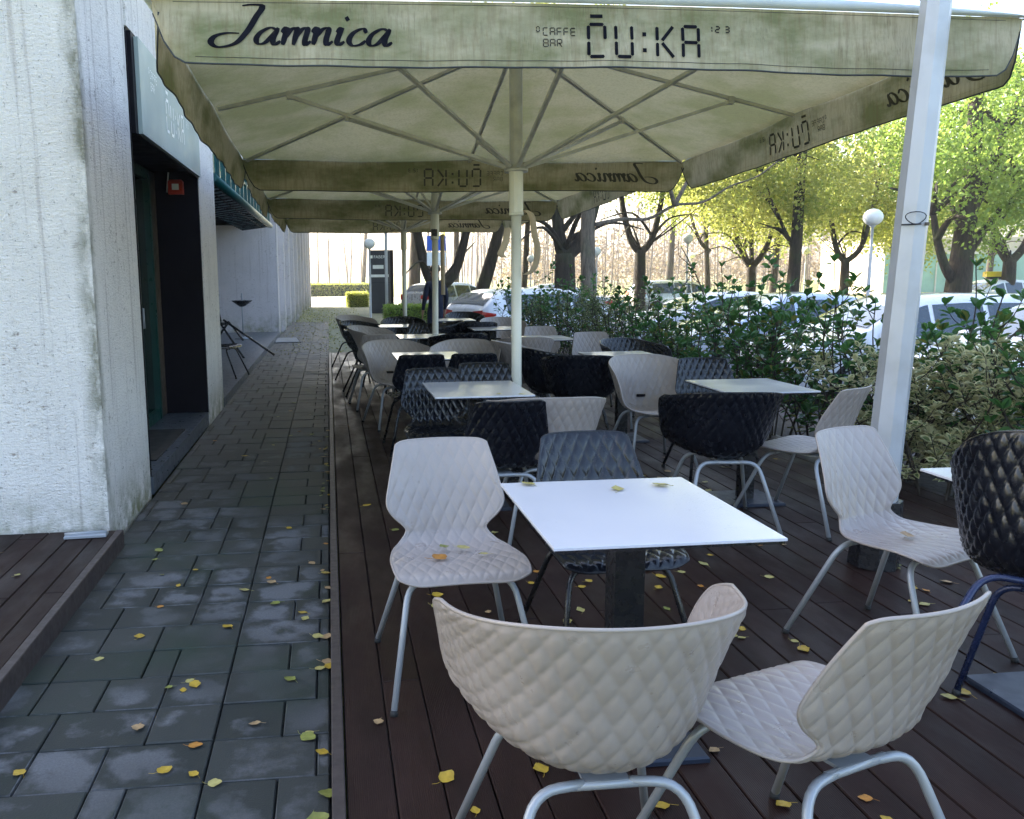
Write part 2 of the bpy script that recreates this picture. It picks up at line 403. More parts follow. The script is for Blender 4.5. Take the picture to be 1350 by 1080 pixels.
g = MB(); g.box(4.0, 4.75, .9, 18, -.4, -.06); struct(g.build('planting_soil', M['soil']))

# ------------------------------------------------------------------ building
def building():
    b = empty('cafe_building', (-3, 5.135, -.12), 0, 'white weathered rendered building with dark recessed doorway along the left of the path', 'building')
    b.location = (0, 0, 0)
    m = MB()
    m.box(-9, -1.318, 5.135, 6.34, -.3, 12)                                   # front pier
    m.box(-9, -1.303, 6.341, 9.40, 3.13, 12)                                  # over the sign
    m.box(-9, -1.80, 6.341, 9.40, -.3, 3.129)                                 # behind the door
    m.box(-9, -1.297, 9.401, 10.62, -.3, 12)                                  # second pier
    m.box(-9, -1.32, 10.621, 23.0, 3.3, 12)                                   # above the covered recess
    m.box(-9, -4.6, 10.621, 23.0, -.3, 3.299)                                 # back of recess
    m.build('wall', M['wall'], b)
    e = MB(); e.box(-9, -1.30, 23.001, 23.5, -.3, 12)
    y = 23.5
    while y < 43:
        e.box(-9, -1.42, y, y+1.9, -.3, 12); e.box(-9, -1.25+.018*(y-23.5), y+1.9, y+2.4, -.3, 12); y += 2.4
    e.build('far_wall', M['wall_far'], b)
    for yy in (26.1, 30.9, 33.3, 35.7):
        w_ = MB(); w_.box(-1.43, -1.40, yy, yy+1.2, 2.0, 4.6); w_.build('window', M['dark_glass'], b)
    s = MB(); s.box(-1.8, -1.305, 6.36, 9.36, -.1, .035); s.build('door_step', M['tile_step'], b)
    s = MB(); s.box(-1.72, -1.38, 6.9, 8.3, .036, .046); s.build('door_mat', M['rubber'], b)
    s = MB(); s.box(-4.6, -1.29, 10.63, 23.0, -.2, .01); s.build('recess_floor', M['tile_step'], b)
    p = MB(); p.box(-1.80, -1.306, 9.36, 9.40, .03, 3.12); p.box(-1.80, -1.36, 6.345, 9.36, 2.52, 2.56); p.box(-1.79,-1.31,6.342,6.352,.036,3.12); p.build('dark_panel', M['black_panel'], b)
    # door: green frame members and dark panes
    d = MB(); X = -1.78
    for y0, y1 in ((6.36, 6.46), (7.25, 7.33), (8.28, 8.36), (8.98, 9.06)): d.box(X-.02, X+.06, y0, y1, .04, 2.45)
    d.box(X-.02, X+.05, 6.36, 9.3, 2.4, 2.5); d.box(X-.02, X+.05, 6.36, 9.06, .04, .14)
    dr = d.build('door', M['green_dark'], b)
    g1 = MB(); g1.box(X-.012, X, 6.4, 9.06, .1, 2.42); g1.build('pane', M['dark_glass'], dr)
    h = MB(); h.tube([(X+.06,8.2,1.0),(X+.10,8.2,1.0),(X+.10,8.2,1.18),(X+.06,8.2,1.18)], .01); h.build('handle', M['silver_leg'], dr)
    o = MB(); o.box(X-.02, X+.05, 9.07, 9.355, .04, 2.5); o.build('door_jamb', simple('brown_timber', (.10,.07,.045), .5, var=.4, vs=6), b)
    # dark ceiling in the recess
    c = MB(); c.box(-4.6, -1.9, 10.64, 22.98, 2.75, 2.85)
    for yy in (12.2, 14.4, 16.6, 18.8, 21): c.box(-4.5, -1.92, yy, yy+.12, 2.62, 2.749)
    c.build('recess_ceiling', simple('dark_soffit', (.05,.05,.05), .8), b)
    # teal glazed fascia and its sloping grid underside
    t = MB()
    t.box(-1.36, -1.335, 10.63, 21.0, 2.62, 3.28)
    fa = t.build('teal_fascia', simple('teal_glass', (.006,.10,.105), .12, var=.4, vs=3), b)
    f = MB(); yy = 10.66
    while yy < 21: f.box(-1.334, -1.30, yy, yy+.05, 2.62, 3.28); yy += .62
    f.box(-1.334, -1.312, 10.63, 21, 2.93, 2.97)
    f.tube([(-1.31,10.63,2.60),(-1.31,16,2.60),(-1.31,21,2.60)], .055, 10)
    f.build('fascia_frame', M['teal'], fa)
    u = MB(); u.grid([[(-1.34, 10.63, 2.58), (-1.34, 21, 2.58)], [(-1.95, 10.63, 2.50), (-1.95, 21, 2.50)]], 0, False)
    ug = u.build('grid_underside', simple('teal_mesh_glass', (.01,.20,.24), .3, var=.5, vs=3), b)
    gr = MB(); yy = 10.66
    while yy < 21: gr.tube([(-1.34, yy, 2.572), (-1.95, yy, 2.492)], .012, 5); yy += .42
    for k in range(5): xx = -1.36-.145*k; zz = 2.572-.0115*k*1.0; gr.tube([(xx, 10.63, zz-.004), (xx, 21, zz-.004)], .011, 5)
    gr.build('grid_bar', M['black_metal'], ug)
    return b
building()

# -------- lettering helpers (strokes in plane coordinates)
def seg_char(ch, x, y, w_, h_, t, slant=0.0):
    """segment-display strokes of one character as quads; x,y lower left; returns list of 4-point polygons"""
    q = []; g_ = t*.28
    def hb(yy, x0=0, x1=1): q.append([(x+w_*x0+g_+t*.3, yy-t/2), (x+w_*x1-g_-t*.3, yy-t/2), (x+w_*x1-g_, yy), (x+w_*x1-g_-t*.3, yy+t/2), (x+w_*x0+g_+t*.3, yy+t/2), (x+w_*x0+g_, yy)])
    def vb(xx, y0, y1): q.append([(xx-t/2, y0+g_+t*.3), (xx, y0+g_), (xx+t/2, y0+g_+t*.3), (xx+t/2, y1-g_-t*.3), (xx, y1-g_), (xx-t/2, y1-g_-t*.3)])
    def dg(x0, y0, x1, y1):
        d = Vector((x1-x0, y1-y0)).normalized(); n_ = Vector((-d.y, d.x))*t/2
        q.append([(x0-n_.x, y0-n_.y), (x1-n_.x, y1-n_.y), (x1+n_.x, y1+n_.y), (x0+n_.x, y0+n_.y)])
    m_ = y+h_*.5; T = y+h_; L = x; Rr = x+w_
    S = {'C': 'tabLd', 'U': 'abLRd', 'A': 'tabmLR', 'F': 'tamL', 'E': 'tamLd', 'B': 'tabmLRd', 'R': 'tabmL', '1': 'bR', '2': 'tbmLd', '3': 'tbmRd', '0': 'tabLRd', 'c': 'taLd'}
    if ch == 'K':
        vb(L, y, m_); vb(L, m_, T); dg(L+w_*.30, m_+h_*.04, Rr, T-h_*.02); dg(L+w_*.30, m_-h_*.04, Rr, y+h_*.02)
    elif ch == ':':
        for yy in (y+h_*.22, y+h_*.72): q.append([(x-t*.6, yy-t*.6), (x+t*.6, yy-t*.6), (x+t*.6, yy+t*.6), (x-t*.6, yy+t*.6)])
    else:
        for c in S.get(ch, ''):
            if c == 't': hb(T)
            if c == 'd': hb(y)
            if c == 'm': hb(m_)
            if c == 'a': vb(L, m_, T)
            if c == 'b': vb(Rr, m_, T)
            if c == 'L': vb(L, y, m_)
            if c == 'R': vb(Rr, y, m_)
    if ch == 'R': dg(L+w_*.4, m_, Rr, y)
    return q
def cuka(x, y, s):
    """x,y lower left; s height of letters"""
    q = []; w_ = s*.52; t = s*.105
    for ch, ox in (('C', 0), ('U', .87), (':', 1.80), ('K', 2.22), ('A', 3.06)): q += seg_char(ch, x+ox*s, y, w_, s, t)
    q.append([(x+.06*s, y+1.20*s), (x+.46*s, y+1.20*s), (x+.46*s, y+1.31*s), (x+.06*s, y+1.31*s)])
    return q
def caffe(x, y, s):
    q = []; w_ = s*.66; t = s*.12; s0 = s; s = s*1.0
    for i, ch in enumerate('CAFFE'): q += seg_char('c' if ch == 'C' else ch, x+i*s*.98, y+1.55*s, w_, s, t)
    for i, ch in enumerate('BAR'): q += seg_char(ch, x+i*s*.98, y, w_, s, t)
    q += seg_char('0', x-.95*s, y+2.0*s, w_*.6, s*.7, t)
    return q
def smooth(pts, k=6):
    P = [np.array(p, float) for p in pts]; out = []
    for i in range(len(P)-1):
        p0 = P[max(i-1, 0)]; p1 = P[i]; p2 = P[i+1]; p3 = P[min(i+2, len(P)-1)]
        for j in range(k):
            t = j/k; out.append(.5*((2*p1)+(-p0+p2)*t+(2*p0-5*p1+4*p2-p3)*t*t+(-p0+3*p1-3*p2+p3)*t**3))
    out.append(P[-1]); return out
def jamnica(x, y, s, hx):
    """script word; s letter width unit, hx x-height"""
    L = []
    J = [(.15,2.25),(.55,2.32),(1.0,2.22),(.86,1.6),(.66,.75),(.30,.02),(-.35,-.22),(-.72,.05),(-.62,.42),(-.2,.62),(.35,.62)]
    def a(o): return [[(o+.85,.84),(o+.55,1.0),(o+.2,.72),(o+.08,.3),(o+.26,.02),(o+.55,.2),(o+.86,.95)], [(o+.88,1.0),(o+.78,.35),(o+.9,.02),(o+1.12,.22)]]
    def n_(o): return [[(o-.08,.72),(o+.08,1.0),(o+.1,.0)], [(o+.10,.35),(o+.30,.86),(o+.50,1.0),(o+.60,.85),(o+.60,.3),(o+.70,.0),(o+.9,.22)]]
    L.append(J)
    L += a(1.05)
    o = 2.2; L += [[(o-.08,.72),(o+.08,1.0),(o+.1,.0)], [(o+.10,.35),(o+.28,.86),(o+.46,1.0),(o+.55,.85),(o+.55,.0)], [(o+.55,.35),(o+.73,.86),(o+.91,1.0),(o+1.0,.85),(o+1.0,.28),(o+1.08,.0),(o+1.26,.22)]]
    L += n_(3.5)
    o = 4.5; L += [[(o-.05,.75),(o+.12,1.0),(o+.08,.25),(o+.2,.02),(o+.4,.22)], [(o+.2,1.5),(o+.32,1.62)]]
    o = 5.0; L += [[(o+.75,.75),(o+.55,1.0),(o+.2,.75),(o+.08,.3),(o+.3,.0),(o+.62,.08),(o+.8,.3)]]
    L += a(5.85)
    q = []
    for st in L:
        C = smooth(st); pl = []
        W = [np.array((p[0]*s+p[1]*hx*.30, p[1]*hx)) for p in C]
        for i, p in enumerate(W):
            d = W[min(i+1, len(W)-1)]-W[max(i-1, 0)]; d = d/(np.linalg.norm(d)+1e-9); e = min(i, len(W)-1-i)/len(W)
            wd = hx*(.10+.26*abs(d[1])**1.5)*(1.15 if st is J else 1)*(.55+.45*min(1, e/.12))
            if len(st) == 2: wd = hx*.26
            nx, ny = -d[1], d[0]
            pl.append(((p[0]-nx*wd*.5, p[1]-ny*wd*.5), (p[0]+nx*wd*.5, p[1]+ny*wd*.5)))
        for i in range(len(pl)-1):
            q.append([(x+pl[i][0][0], y+pl[i][0][1]), (x+pl[i+1][0][0], y+pl[i+1][0][1]), (x+pl[i+1][1][0], y+pl[i+1][1][1]), (x+pl[i][1][0], y+pl[i][1][1])])
    return q

# -------- shop sign
def shop_sign():
    t = empty('shop_sign', (-1.33, 6.4, 2.45), 0, 'grey green wall sign with white segment letters above the dark doorway', 'sign')
    X = 0
    f = MB(); f.box(.0, .045, -.02, 2.92, -.01, .66); f.build('sign_frame', M['black_panel'], t)
    p = MB(); p.box(.046, .075, .06, 2.84, .0, .64); p.build('sign_panel', simple('brushed_sign', (.36,.42,.39), .55, metal=.0, var=.2, vs=2), t)
    l = MB()
    for q in cuka(1.02, .17, .24)+caffe(.42, .36, .055)+seg_char('1', 2.0, .36, .03, .05, .008)+seg_char('2', 2.05, .36, .03, .05, .008)+seg_char('3', 2.12, .36, .03, .05, .008):
        l.poly([(.078, a, b) for a, b in q])
    l.build('lettering', M['white_letter'], t)
shop_sign()
t = empty('alarm_box', (-1.515, 9.33, 2.36), 0, 'small red alarm box with white square on the dark door panel', 'alarm')
t.scale = (.85, .85, .85)
a = MB(); a.box(-.085, .085, -.07, .028, -.085, .085, 0, .02); a.build('casing', M['red'], t)
a = MB(); a.box(-.04, .04, -.074, -.0705, -.035, .035); a.build('cover_plate', M['white_letter'], t)
a = MB(); a.tube([(-.11, -.02, -.06), (-.075, -.05, .17)], .009, 6); a.build('cable', M['white_letter'], t)

# ------------------------------------------------------------------ chairs
def interp(rows, n):
    P = np.array(rows, float); d = np.r_[0, np.cumsum(np.hypot(np.diff(P[:,0]), np.diff(P[:,1])))]
    # dense catmull-rom, then resample by arc length
    out = np.array(smooth([tuple(r) for r in rows], 24))
    s = np.r_[0, np.cumsum(np.hypot(np.diff(out[:,0]), np.diff(out[:,1])))]
    q = np.linspace(0, s[-1], n)
    return np.array([np.interp(q, s, out[:,k]) for k in range(out.shape[1])]).T, q
SIDE_W = 1
SIDE = [(-.272,.428,.205,0,-.008),(-.240,.450,.232,0,0),(-.15,.454,.240,0,.008),(-.05,.444,.234,0,.012),(.05,.440,.214,0,.014),(.11,.450,.186,-.006,.012),
        (.155,.480,.158,-.022,.01),(.172,.515,.160,-.034,0),(.188,.560,.205,-.050,0),(.203,.605,.226,-.056,0),(.228,.675,.214,-.054,0),(.262,.755,.194,-.048,0),(.294,.825,.176,-.04,0)]
ARM = [(-.262,.420,.155,.0,.0),(-.235,.436,.212,-.02,.012),(-.16,.430,.262,-.09,.045),(-.06,.416,.292,-.18,.095),(.04,.412,.306,-.27,.145),(.11,.426,.314,-.33,.178),
       (.165,.470,.322,-.365,.180),(.20,.54,.330,-.375,.150),(.225,.615,.336,-.365,.108),(.25,.69,.337,-.335,.058),(.275,.76,.330,-.29,.012),(.296,.818,.312,-.235,-.012)]
def shell_mesh(rows, arm, mat, amp=1.0):
    nv, nu = 190, 161
    Cn, S = interp(rows, nv)
    L = S[-1]
    U = np.linspace(-1, 1, nu)
    def surf(uu, ss):
        y = np.interp(ss, S, Cn[:,0]); z = np.interp(ss, S, Cn[:,1]); w_ = np.interp(ss, S, Cn[:,2]); cy = np.interp(ss, S, Cn[:,3]); cz = np.interp(ss, S, Cn[:,4])
        g_ = np.abs(uu)**(2.1 if arm else 1.9)
        x = w_*(np.sin(uu*1.25)/math.sin(1.25) if arm else uu)
        return np.stack([x, y+cy*g_, z+cz*g_], -1)
    V = np.linspace(0, 1, nv)[:,None]*np.ones((1, nu)); UU = np.ones((nv, 1))*U[None,:]
    s0 = (.06 if arm else .028)*np.abs(UU)**(3 if arm else 8); s1 = L-(.085 if arm else .014)*np.abs(UU)**(3.6 if arm else 12)
    SS = s0+(s1-s0)*V
    P = surf(UU, SS)
    e = 1e-3
    du = surf(UU+e, SS)-surf(UU-e, SS); dv = surf(UU, np.clip(SS+e, 0, L))-surf(UU, np.clip(SS-e, 0, L))
    n_ = np.cross(du, dv); n_ /= np.linalg.norm(n_, axis=-1, keepdims=True)+1e-9      # points up / forward (inner side)
    # arc length coordinate across
    xa = np.cumsum(np.linalg.norm(np.diff(P, axis=1, prepend=P[:, :1]), axis=-1), axis=1); xa -= xa[:, nu//2:nu//2+1]
    p, q = .052, .104
    fa = (xa/p+SS/q) % 1; fb = (xa/p-SS/q) % 1
    h = (1-np.abs(2*fa-1)**3.2)*(1-np.abs(2*fb-1)**3.2)
    edge = np.clip((1-np.abs(UU))/.05, 0, 1)*np.clip(np.minimum(V, 1-V)/.03, 0, 1)
    hin = .0034*h*edge*amp; hout = .0046*h*edge*amp
    th = .0032
    I = P+n_*(th+hin)[..., None]; O = P-n_*(th+hout)[..., None]
    mb = MB(); mb.grid(I.tolist(), 0, True); mb.grid(O.tolist(), 0, True, flip=True)
    B = nv*nu
    # boundary rim
    ring = [(0, j) for j in range(nu)]+[(i, nu-1) for i in range(1, nv)]+[(nv-1, j) for j in range(nu-2, -1, -1)]+[(i, 0) for i in range(nv-2, 0, -1)]
    # thicker rounded lip
    lip = [P[i, j] for i, j in ring]
    for k in range(len(ring)):
        (i, j), (i2, j2) = ring[k], ring[(k+1) % len(ring)]
        mb.face((i*nu+j, B+i*nu+j, B+i2*nu+j2, i2*nu+j2), 0, False)
    mb.tube([tuple(x) for x in lip]+[tuple(lip[0])], .0048, 6, 0, cap=False)
    return mb.mesh('shell', mat)
def leg_mesh(sx, front, arm, mats):
    fx, fy = (.262, -.335) if front else (.262, .275)
    kx, ky = (.185, -.17) if front else (.165, .12)
    zt = .405 if front else .40
    if arm: kx = .165; zt = .392
    mb = MB()
    k = Vector((kx*sx, ky, zt)); f = Vector((fx*sx, fy, .008)); inn = Vector((.05*sx, ky*.9, zt+.004))
    d = (f-k).normalized(); e = (inn-k).normalized()
    pts = [inn]
    for t in np.linspace(0, 1, 7):
        a_ = k+e*.06; b_ = k+d*.07; pts.append(a_*(1-t)**2+k*2*t*(1-t)+b_*t*t)
    pts.append(f)
    mb.tube(pts, .0112, 12)
    cap_ = MB(); cap_.tube([f+Vector((0,0,-.008)), f-d*.012], .0132, 12)
    return mb, cap_
CH = {}
def chair(kind, col, leg):
    key = (kind, col, leg)
    if key in CH: return copy_tree(CH[key])
    t = empty('armchair' if kind == 'A' else 'side_chair')
    me = None
    for kk, o in CH.items():
        if kk[0] == kind and kk[1] == col: me = [c for c in o.children if c.name.startswith('shell')][0].data
    if me is None: me = shell_mesh(ARM if kind == 'A' else SIDE, kind == 'A', M['beige'] if col == 'beige' else M['black_plastic'], 1.0 if col == 'beige' else 1.75)
    link('shell', me, t)
    if kind == 'A':
        s = MB()
        s.box(-.035, .035, .158, .163, .4885, .5075)
    lm = {'silver': M['silver_leg'], 'black': M['black_metal'], 'navy': M['navy_metal']}[leg]
    for sx in (-1, 1):
        for fr in (True, False):
            a_, c_ = leg_mesh(sx, fr, kind == 'A', None)
            lo = a_.build('leg', lm, t); c_.build('foot_cap', M['rubber'], lo)
    f = MB(); z = .392 if kind == 'A' else .402
    f.tube([(-.10, -.155, z+.004), (.10, -.155, z+.004)], .011, 8); f.tube([(-.09, .11, z+.002), (.09, .11, z+.002)], .011, 8)
    f.box(-.05, .05, -.16, .115, z+.004, z+.012)
    f.build('seat_frame', lm, t)
    if kind == 'A':
        s = MB(); zz, yy = .505, .1685
        s.tube([(-.033, yy, zz), (.033, yy, zz)], .011, 8); s.build('slot', M['black_panel'], t)
    CH[key] = t
    return t
G1, G2, G3, G4 = 'beige quilted side chairs', 'beige quilted armchairs', 'black quilted side chairs', 'black quilted armchairs'
chairs = [
 ('S','beige','silver', .430,3.08,  2, 'beige side chair facing the camera left of the nearest table, dead leaves on its seat'),
 ('A','beige','silver', .560,1.77,180, 'beige armchair closest to the camera, seen from behind at the nearest table'),
 ('S','beige','silver',1.075,1.745,199, 'beige side chair seen from behind at the bottom right, turned to the left'),
 ('S','beige','silver',2.17,3.06, 22, 'beige side chair in front of the grey lamp post, one leaf on its seat'),
 ('A','black','navy',  2.07,2.24,130, 'black armchair with blue legs tipped forward, cut off by the right photo edge'),
 ('S','black','black', 1.02,3.13,  2, 'black side chair with blue sheen tucked behind the nearest white table'),
 ('S','black','silver', .90,4.58,182, 'black side chair seen from behind between second table and blue sheen chair'),
 ('A','beige','silver',1.20,4.72,178, 'beige armchair with its back to the camera at the second table'),
 ('S','black','black',  .70,5.66,  3, 'black side chair with shiny quilting at the left far corner of the second table'),
 ('S','black','black', 1.09,5.96, -3, 'black side chair behind the second table, just left of the umbrella pole'),
 ('A','black','silver',2.24,4.74,172, 'black armchair with silver legs turned away in front of the wet table by the hedge'),
 ('S','beige','silver',2.76,4.72,213, 'beige side chair by the hedge, turned left towards the wet table'),
 ('A','beige','silver',2.43,6.42,  2, 'beige armchair with a dark slot in its back facing the camera beyond the wet table'),
 ('S','black','black', 2.74,5.98, -4, 'black side chair against the hedge beyond the wet table'),
 ('S','black','black',  .72,7.22,182, 'black side chair seen from behind left of the third table'),
 ('S','black','black', 1.17,7.24,178, 'black side chair seen from behind left of the umbrella pole at the third table'),
 ('A','beige','silver', .62,8.45, 12, 'brownish beige armchair on the left facing the camera beyond the third table'),
 ('A','beige','silver',1.30,8.35,-12, 'brownish beige armchair beyond the third table, left of the umbrella pole'),
 ('A','black','black', 1.93,7.62,105, 'black armchair with blue sheen right of the first umbrella pole'),
 ('A','beige','silver',1.86,8.35, 95, 'beige armchair half hidden behind the black one with blue sheen'),
 ('A','black','black', 2.06,6.98,165, 'very dark armchair left of the beige armchair with the slot'),
 ('A','black','silver',2.90,8.15, 20, 'black armchair with pale rim behind the small table by the hedge'),
 ('S','beige','silver',2.80,8.95,  0, 'beige side chair by the hedge beyond the black armchair with the pale rim'),
 ('S','beige','silver', .50,9.62,186, 'beige side chair with a straight top by the deck edge left of the fourth table'),
 ('S','black','black',  .46,10.25, 92, 'black side chair by the deck edge behind the straight topped beige one'),
 ('A','beige','black',  .52,11.1, 60, 'beige armchair with black legs by the deck edge, third from its far end'),
 ('A','black','black',  .44,12.3, 50, 'black armchair by the deck edge, second from its far end'),
 ('A','beige','black',  .40,14.0, 40, 'beige armchair farthest along the deck edge'),
 ('A','black','black', 1.45,9.75,185, 'black armchair behind the brownish armchair beside the second umbrella pole'),
 ('S','black','black', 1.20,11.1,  0, 'black side chair beyond the fourth table'),
 ('A','black','black', 1.10,13.2,  0, 'black armchair in front of the clipped low hedge'),
 ('A','beige','silver',2.02,9.0,180, 'greyish beige armchair seen from behind right of the first umbrella pole'),
 ('S','beige','silver',2.52,10.1,  0, 'greyish beige side chair facing the camera at the table by the hedge'),
 ('A','black','black', 1.98,11.9,190, 'black armchair with blue sheen right of the second umbrella pole'),
 ('A','beige','silver',2.50,12.6,  5, 'greyish beige armchair at the far table by the hedge'),
 ('A','black','black', 2.25,14.6,  0, 'black armchair in front of the white hatchback'),
 ('A','black','black', 1.55,12.0,270, 'black armchair behind the second umbrella pole'),
]
for k, c, l, x, y, a_, lab in chairs:
    o = chair(k, c, l); o.location = (x, y, 0); o.rotation_euler = (0, 0, R(a_))
    if l == 'navy': o.rotation_euler = (R(22), 0, R(a_)); o.location = (x, y, .335*math.sin(R(22)))
    tag(o, lab, 'chair', {('S','beige'): G1, ('A','beige'): G2, ('S','black'): G3, ('A','black'): G4}[(k, c)])

# ------------------------------------------------------------------ tables
TB = [None]
def table(x, y, lab, w_=.62, d_=.72, rz=0):
    if TB[0] is None:
        t = empty('cafe_table')
        m = MB(); m.box(-.31, .31, -.36, .36, .7415, .75, 0, .0015); m.build('tabletop', M['table'], t)
        m = MB(); m.box(-.306, .306, -.356, .356, .7325, .7413); m.build('tabletop_edge', M['black_metal'], t)
        m = MB(); m.box(-.045, .045, -.045, .045, .022, .726); m.box(-.14, .14, -.14, .14, .7262, .7323); m.build('column', M['black_metal'], t)
        m = MB(); m.box(-.2, .2, -.2, .2, .002, .021, 0, .006); m.build('base_plate', simple('slate_base', (.02,.028,.05), .35, var=.3), t)
        TB[0] = t; o = t
    else: o = copy_tree(TB[0])
    o.location = (x, y, 0); o.rotation_euler = (0, 0, rz)
    o.scale = (w_/.62, d_/.72, 1)
    return tag(o, lab, 'table', 'white topped cafe tables')
table(.898, 2.535, 'nearest white table with dry leaves on its top', .65, .73)
table(.905, 5.40, 'second white table of the left row, in front of the umbrella pole', .60)
table(2.64, 5.24, 'wet white table beside the hedge in front of the beige chair with a slot', .57, .66)
table(2.44, 2.54, 'white table mostly hidden behind the black armchair at the right edge')
table(.86, 7.70, 'third white table of the left row, between two pairs of black and beige chairs', .60)
table(2.54, 7.38, 'white table by the hedge behind the very dark armchair', .60)
table(1.08, 10.15, 'fourth white table of the left row', .6, .66)
table(2.36, 9.55, 'white table right of the first umbrella pole with a greyish chair behind', .6, .66)
table(2.14, 11.4, 'far white table right of the second umbrella pole', .6, .66)
table(.98, 12.3, 'small white table far left in front of the black armchair by the clipped hedge', .6, .66)
table(1.95, 13.7, 'farthest white table, in front of the white hatchback', .6, .66)

# ------------------------------------------------------------------ umbrellas
HS = 2.07     # half size
def umbrella():
    t = empty('patio_umbrella')
    ZE, ZP, ZH = 2.60, 3.08, 2.20
    VH = .275
    m = MB(); m.tube([(0,0,.07), (0,0,1.87)], .037, 16); m.tube([(0,0,1.87),(0,0,1.89)], .052, 16); lo = m.build('pole', M['pole_cream'], t)
    m = MB(); m.tube([(0,0,1.89), (0,0,ZH-.02)], .0505, 12, sm=False); m.build('pole_sleeve', M['pole_cream'], t)
    m = MB(); m.tube([(0,0,ZH), (0,0,ZP-.05)], .046, 12, sm=False); m.build('upper_pole', M['frame_grey'], t)
    m = MB(); m.lathe([(.0,ZH-.03),(.085,ZH-.03),(.085,ZH-.012),(.062,ZH-.012),(.062,ZH+.02),(.0,ZH+.02)], n=16); m.build('hub', M['frame_grey'], t)
    m = MB(); m.box(-.35, .35, -.35, .35, .002, .05, 0, .01); m.tube([(0,0,.05),(0,0,.22)], .06, 12); m.build('base', M['black_metal'], t)
    m = MB()
    # roof: four panels, gently sagging between ribs
    n = 14
    def roof(a, b, off=0):   # a,b in [-1,1]
        r = max(abs(a), abs(b))
        z = ZP+(ZE-ZP)*r
        ang = math.atan2(b, a); sag = abs(math.sin(ang*4))*.022*r*r
        return (a*HS, b*HS, z-sag+off)
    A = [(-1+2*i/(2*n)) for i in range(2*n+1)]
    m.grid([[roof(a, b) for a in A] for b in A], 0, True, flip=True)
    m.build('canopy', M['fab_roof'], t)
    # ribs and struts
    for k in range(8):
        an = k*math.pi/4; L = HS*(math.sqrt(2) if k % 2 else 1)
        dx, dy = math.cos(an), math.sin(an)
        zf = lambda r: ZP+(ZE-ZP)*r/L-.03
        r_ = MB(); r_.tube([(dx*.06, dy*.06, zf(.06)), (dx*L*.985, dy*L*.985, zf(L*.985))], .0165, 4, sm=False, ph=math.pi/4)
        rb = r_.build('rib', M['frame_grey'], t)
        j = 1.56 if k % 2 == 0 else 1.62
        s_ = MB(); s_.tube([(dx*.07, dy*.07, ZH+.005), (dx*j, dy*j, zf(j)-.022)], .0165, 4, sm=False, ph=math.pi/4)
        s_.build('strut', M['frame_grey'], t)
        b_ = MB(); b_.box(dx*j-.02, dx*j+.02, dy*j-.02, dy*j+.02, zf(j)-.04, zf(j)+.012); b_.build('bracket', M['frame_grey'], rb)
    # valances
    for side in range(4):
        def P(s, tt, off=0.0, sd=side):
            """s 0..4 along the outside, left to right seen from outside; tt 0 top .. 1 bottom"""
            s = s*1.035; SL = 4*1.035; e = min(s, SL-s)
            H_ = VH*(1-max(0, (1-e/.16))**2.4*.80) if e < .16 else VH
            wv = (.010*math.sin(s*3.1+sd*2)+.006*math.sin(s*9.7+sd)+.004*math.sin(s*19))*tt
            pin = -.05*max(0, 1-e/.22)**2*tt
            out = HS+.004+wv+.028*tt*math.sin(tt*2.2)+pin+off
            arch = .018*math.sin(math.pi*s/SL)
            z = ZE-.01+arch*(1-tt)-H_*tt-.008*math.sin(s*2.3+sd)*tt
            x = s-2*1.035
            return {0: (x, -out, z), 1: (out, x, z), 2: (-x, out, z), 3: (-out, -x, z)}[sd]
        ss = [4*i/90 for i in range(91)]
        v = MB(); v.grid([[P(s, j/8) for s in ss] for j in range(9)], 0, True, flip=True)
        vo = v.build('valance', M['fab_val'], t)
        # rolled clean edge of the roof cloth above the valance
        c = MB(); c.grid([[tuple(Vector(P(s, 0, .006+.03*math.sin(q)))+Vector((0, 0, (.062*(math.sin(math.pi*min(max(s/4,0),1))**.6)+.003)*(1-math.cos(q))/2*1.0))) for s in ss] for q in (0, .7, 1.4, 2.2, 3.1)], 0, True)
        c.build('roof_edge', M['fab_top'], vo)
        h = MB(); h.tube([P(s, 1, 0) for s in ss], .0045, 5); h.tube([P(s, .90, .0008) for s in ss[4:-4]], .0013, 4); h.tube([P(s, .05, .0008) for s in ss[2:-2]], .0013, 4); h.build('hem', M['hem'], vo)
        # print: both faces
        Q = jamnica(.315, .085, .100, .072) + cuka(1.895, .045, .142) + caffe(1.69, .088, .032) + seg_char('1', 2.45, .165, .018, .026, .005)+seg_char('2', 2.485, .165, .018, .026, .005)+seg_char('3', 2.53, .165, .018, .026, .005)
        faces = ((.0035, 'ink', 0),) if side == 3 else ((.0035, 'ink', 0), (-.0035, 'ink_back', 1))
        l = MB()
        for off, mm, mi in faces:
            for q in Q:
                l.poly([P(a, 1-b/VH, off) for a, b in q], mi)
        l.build('lettering', [M['ink'], M['ink_back']], vo)
    return t
um = umbrella()
for i, (x, y, lab, rot) in enumerate([(1.33, 6.12, 'nearest stained cream umbrella, its printed valance spanning the top of the photo', (-2.3, 0, 0)),
                         (1.26, 10.45, 'second cream umbrella, on the pole with the black box, behind the nearest one', (-2.3, .5, .8)),
                         (1.27, 14.78, 'third and farthest cream umbrella, on the thinnest pole', (-1.8, .0, -.6))]):
    o = um if i == 0 else copy_tree(um)
    o.location = (x, y, 0); o.rotation_euler = tuple(R(a) for a in rot)
    tag(o, lab, 'umbrella', 'square umbrellas over the terrace')
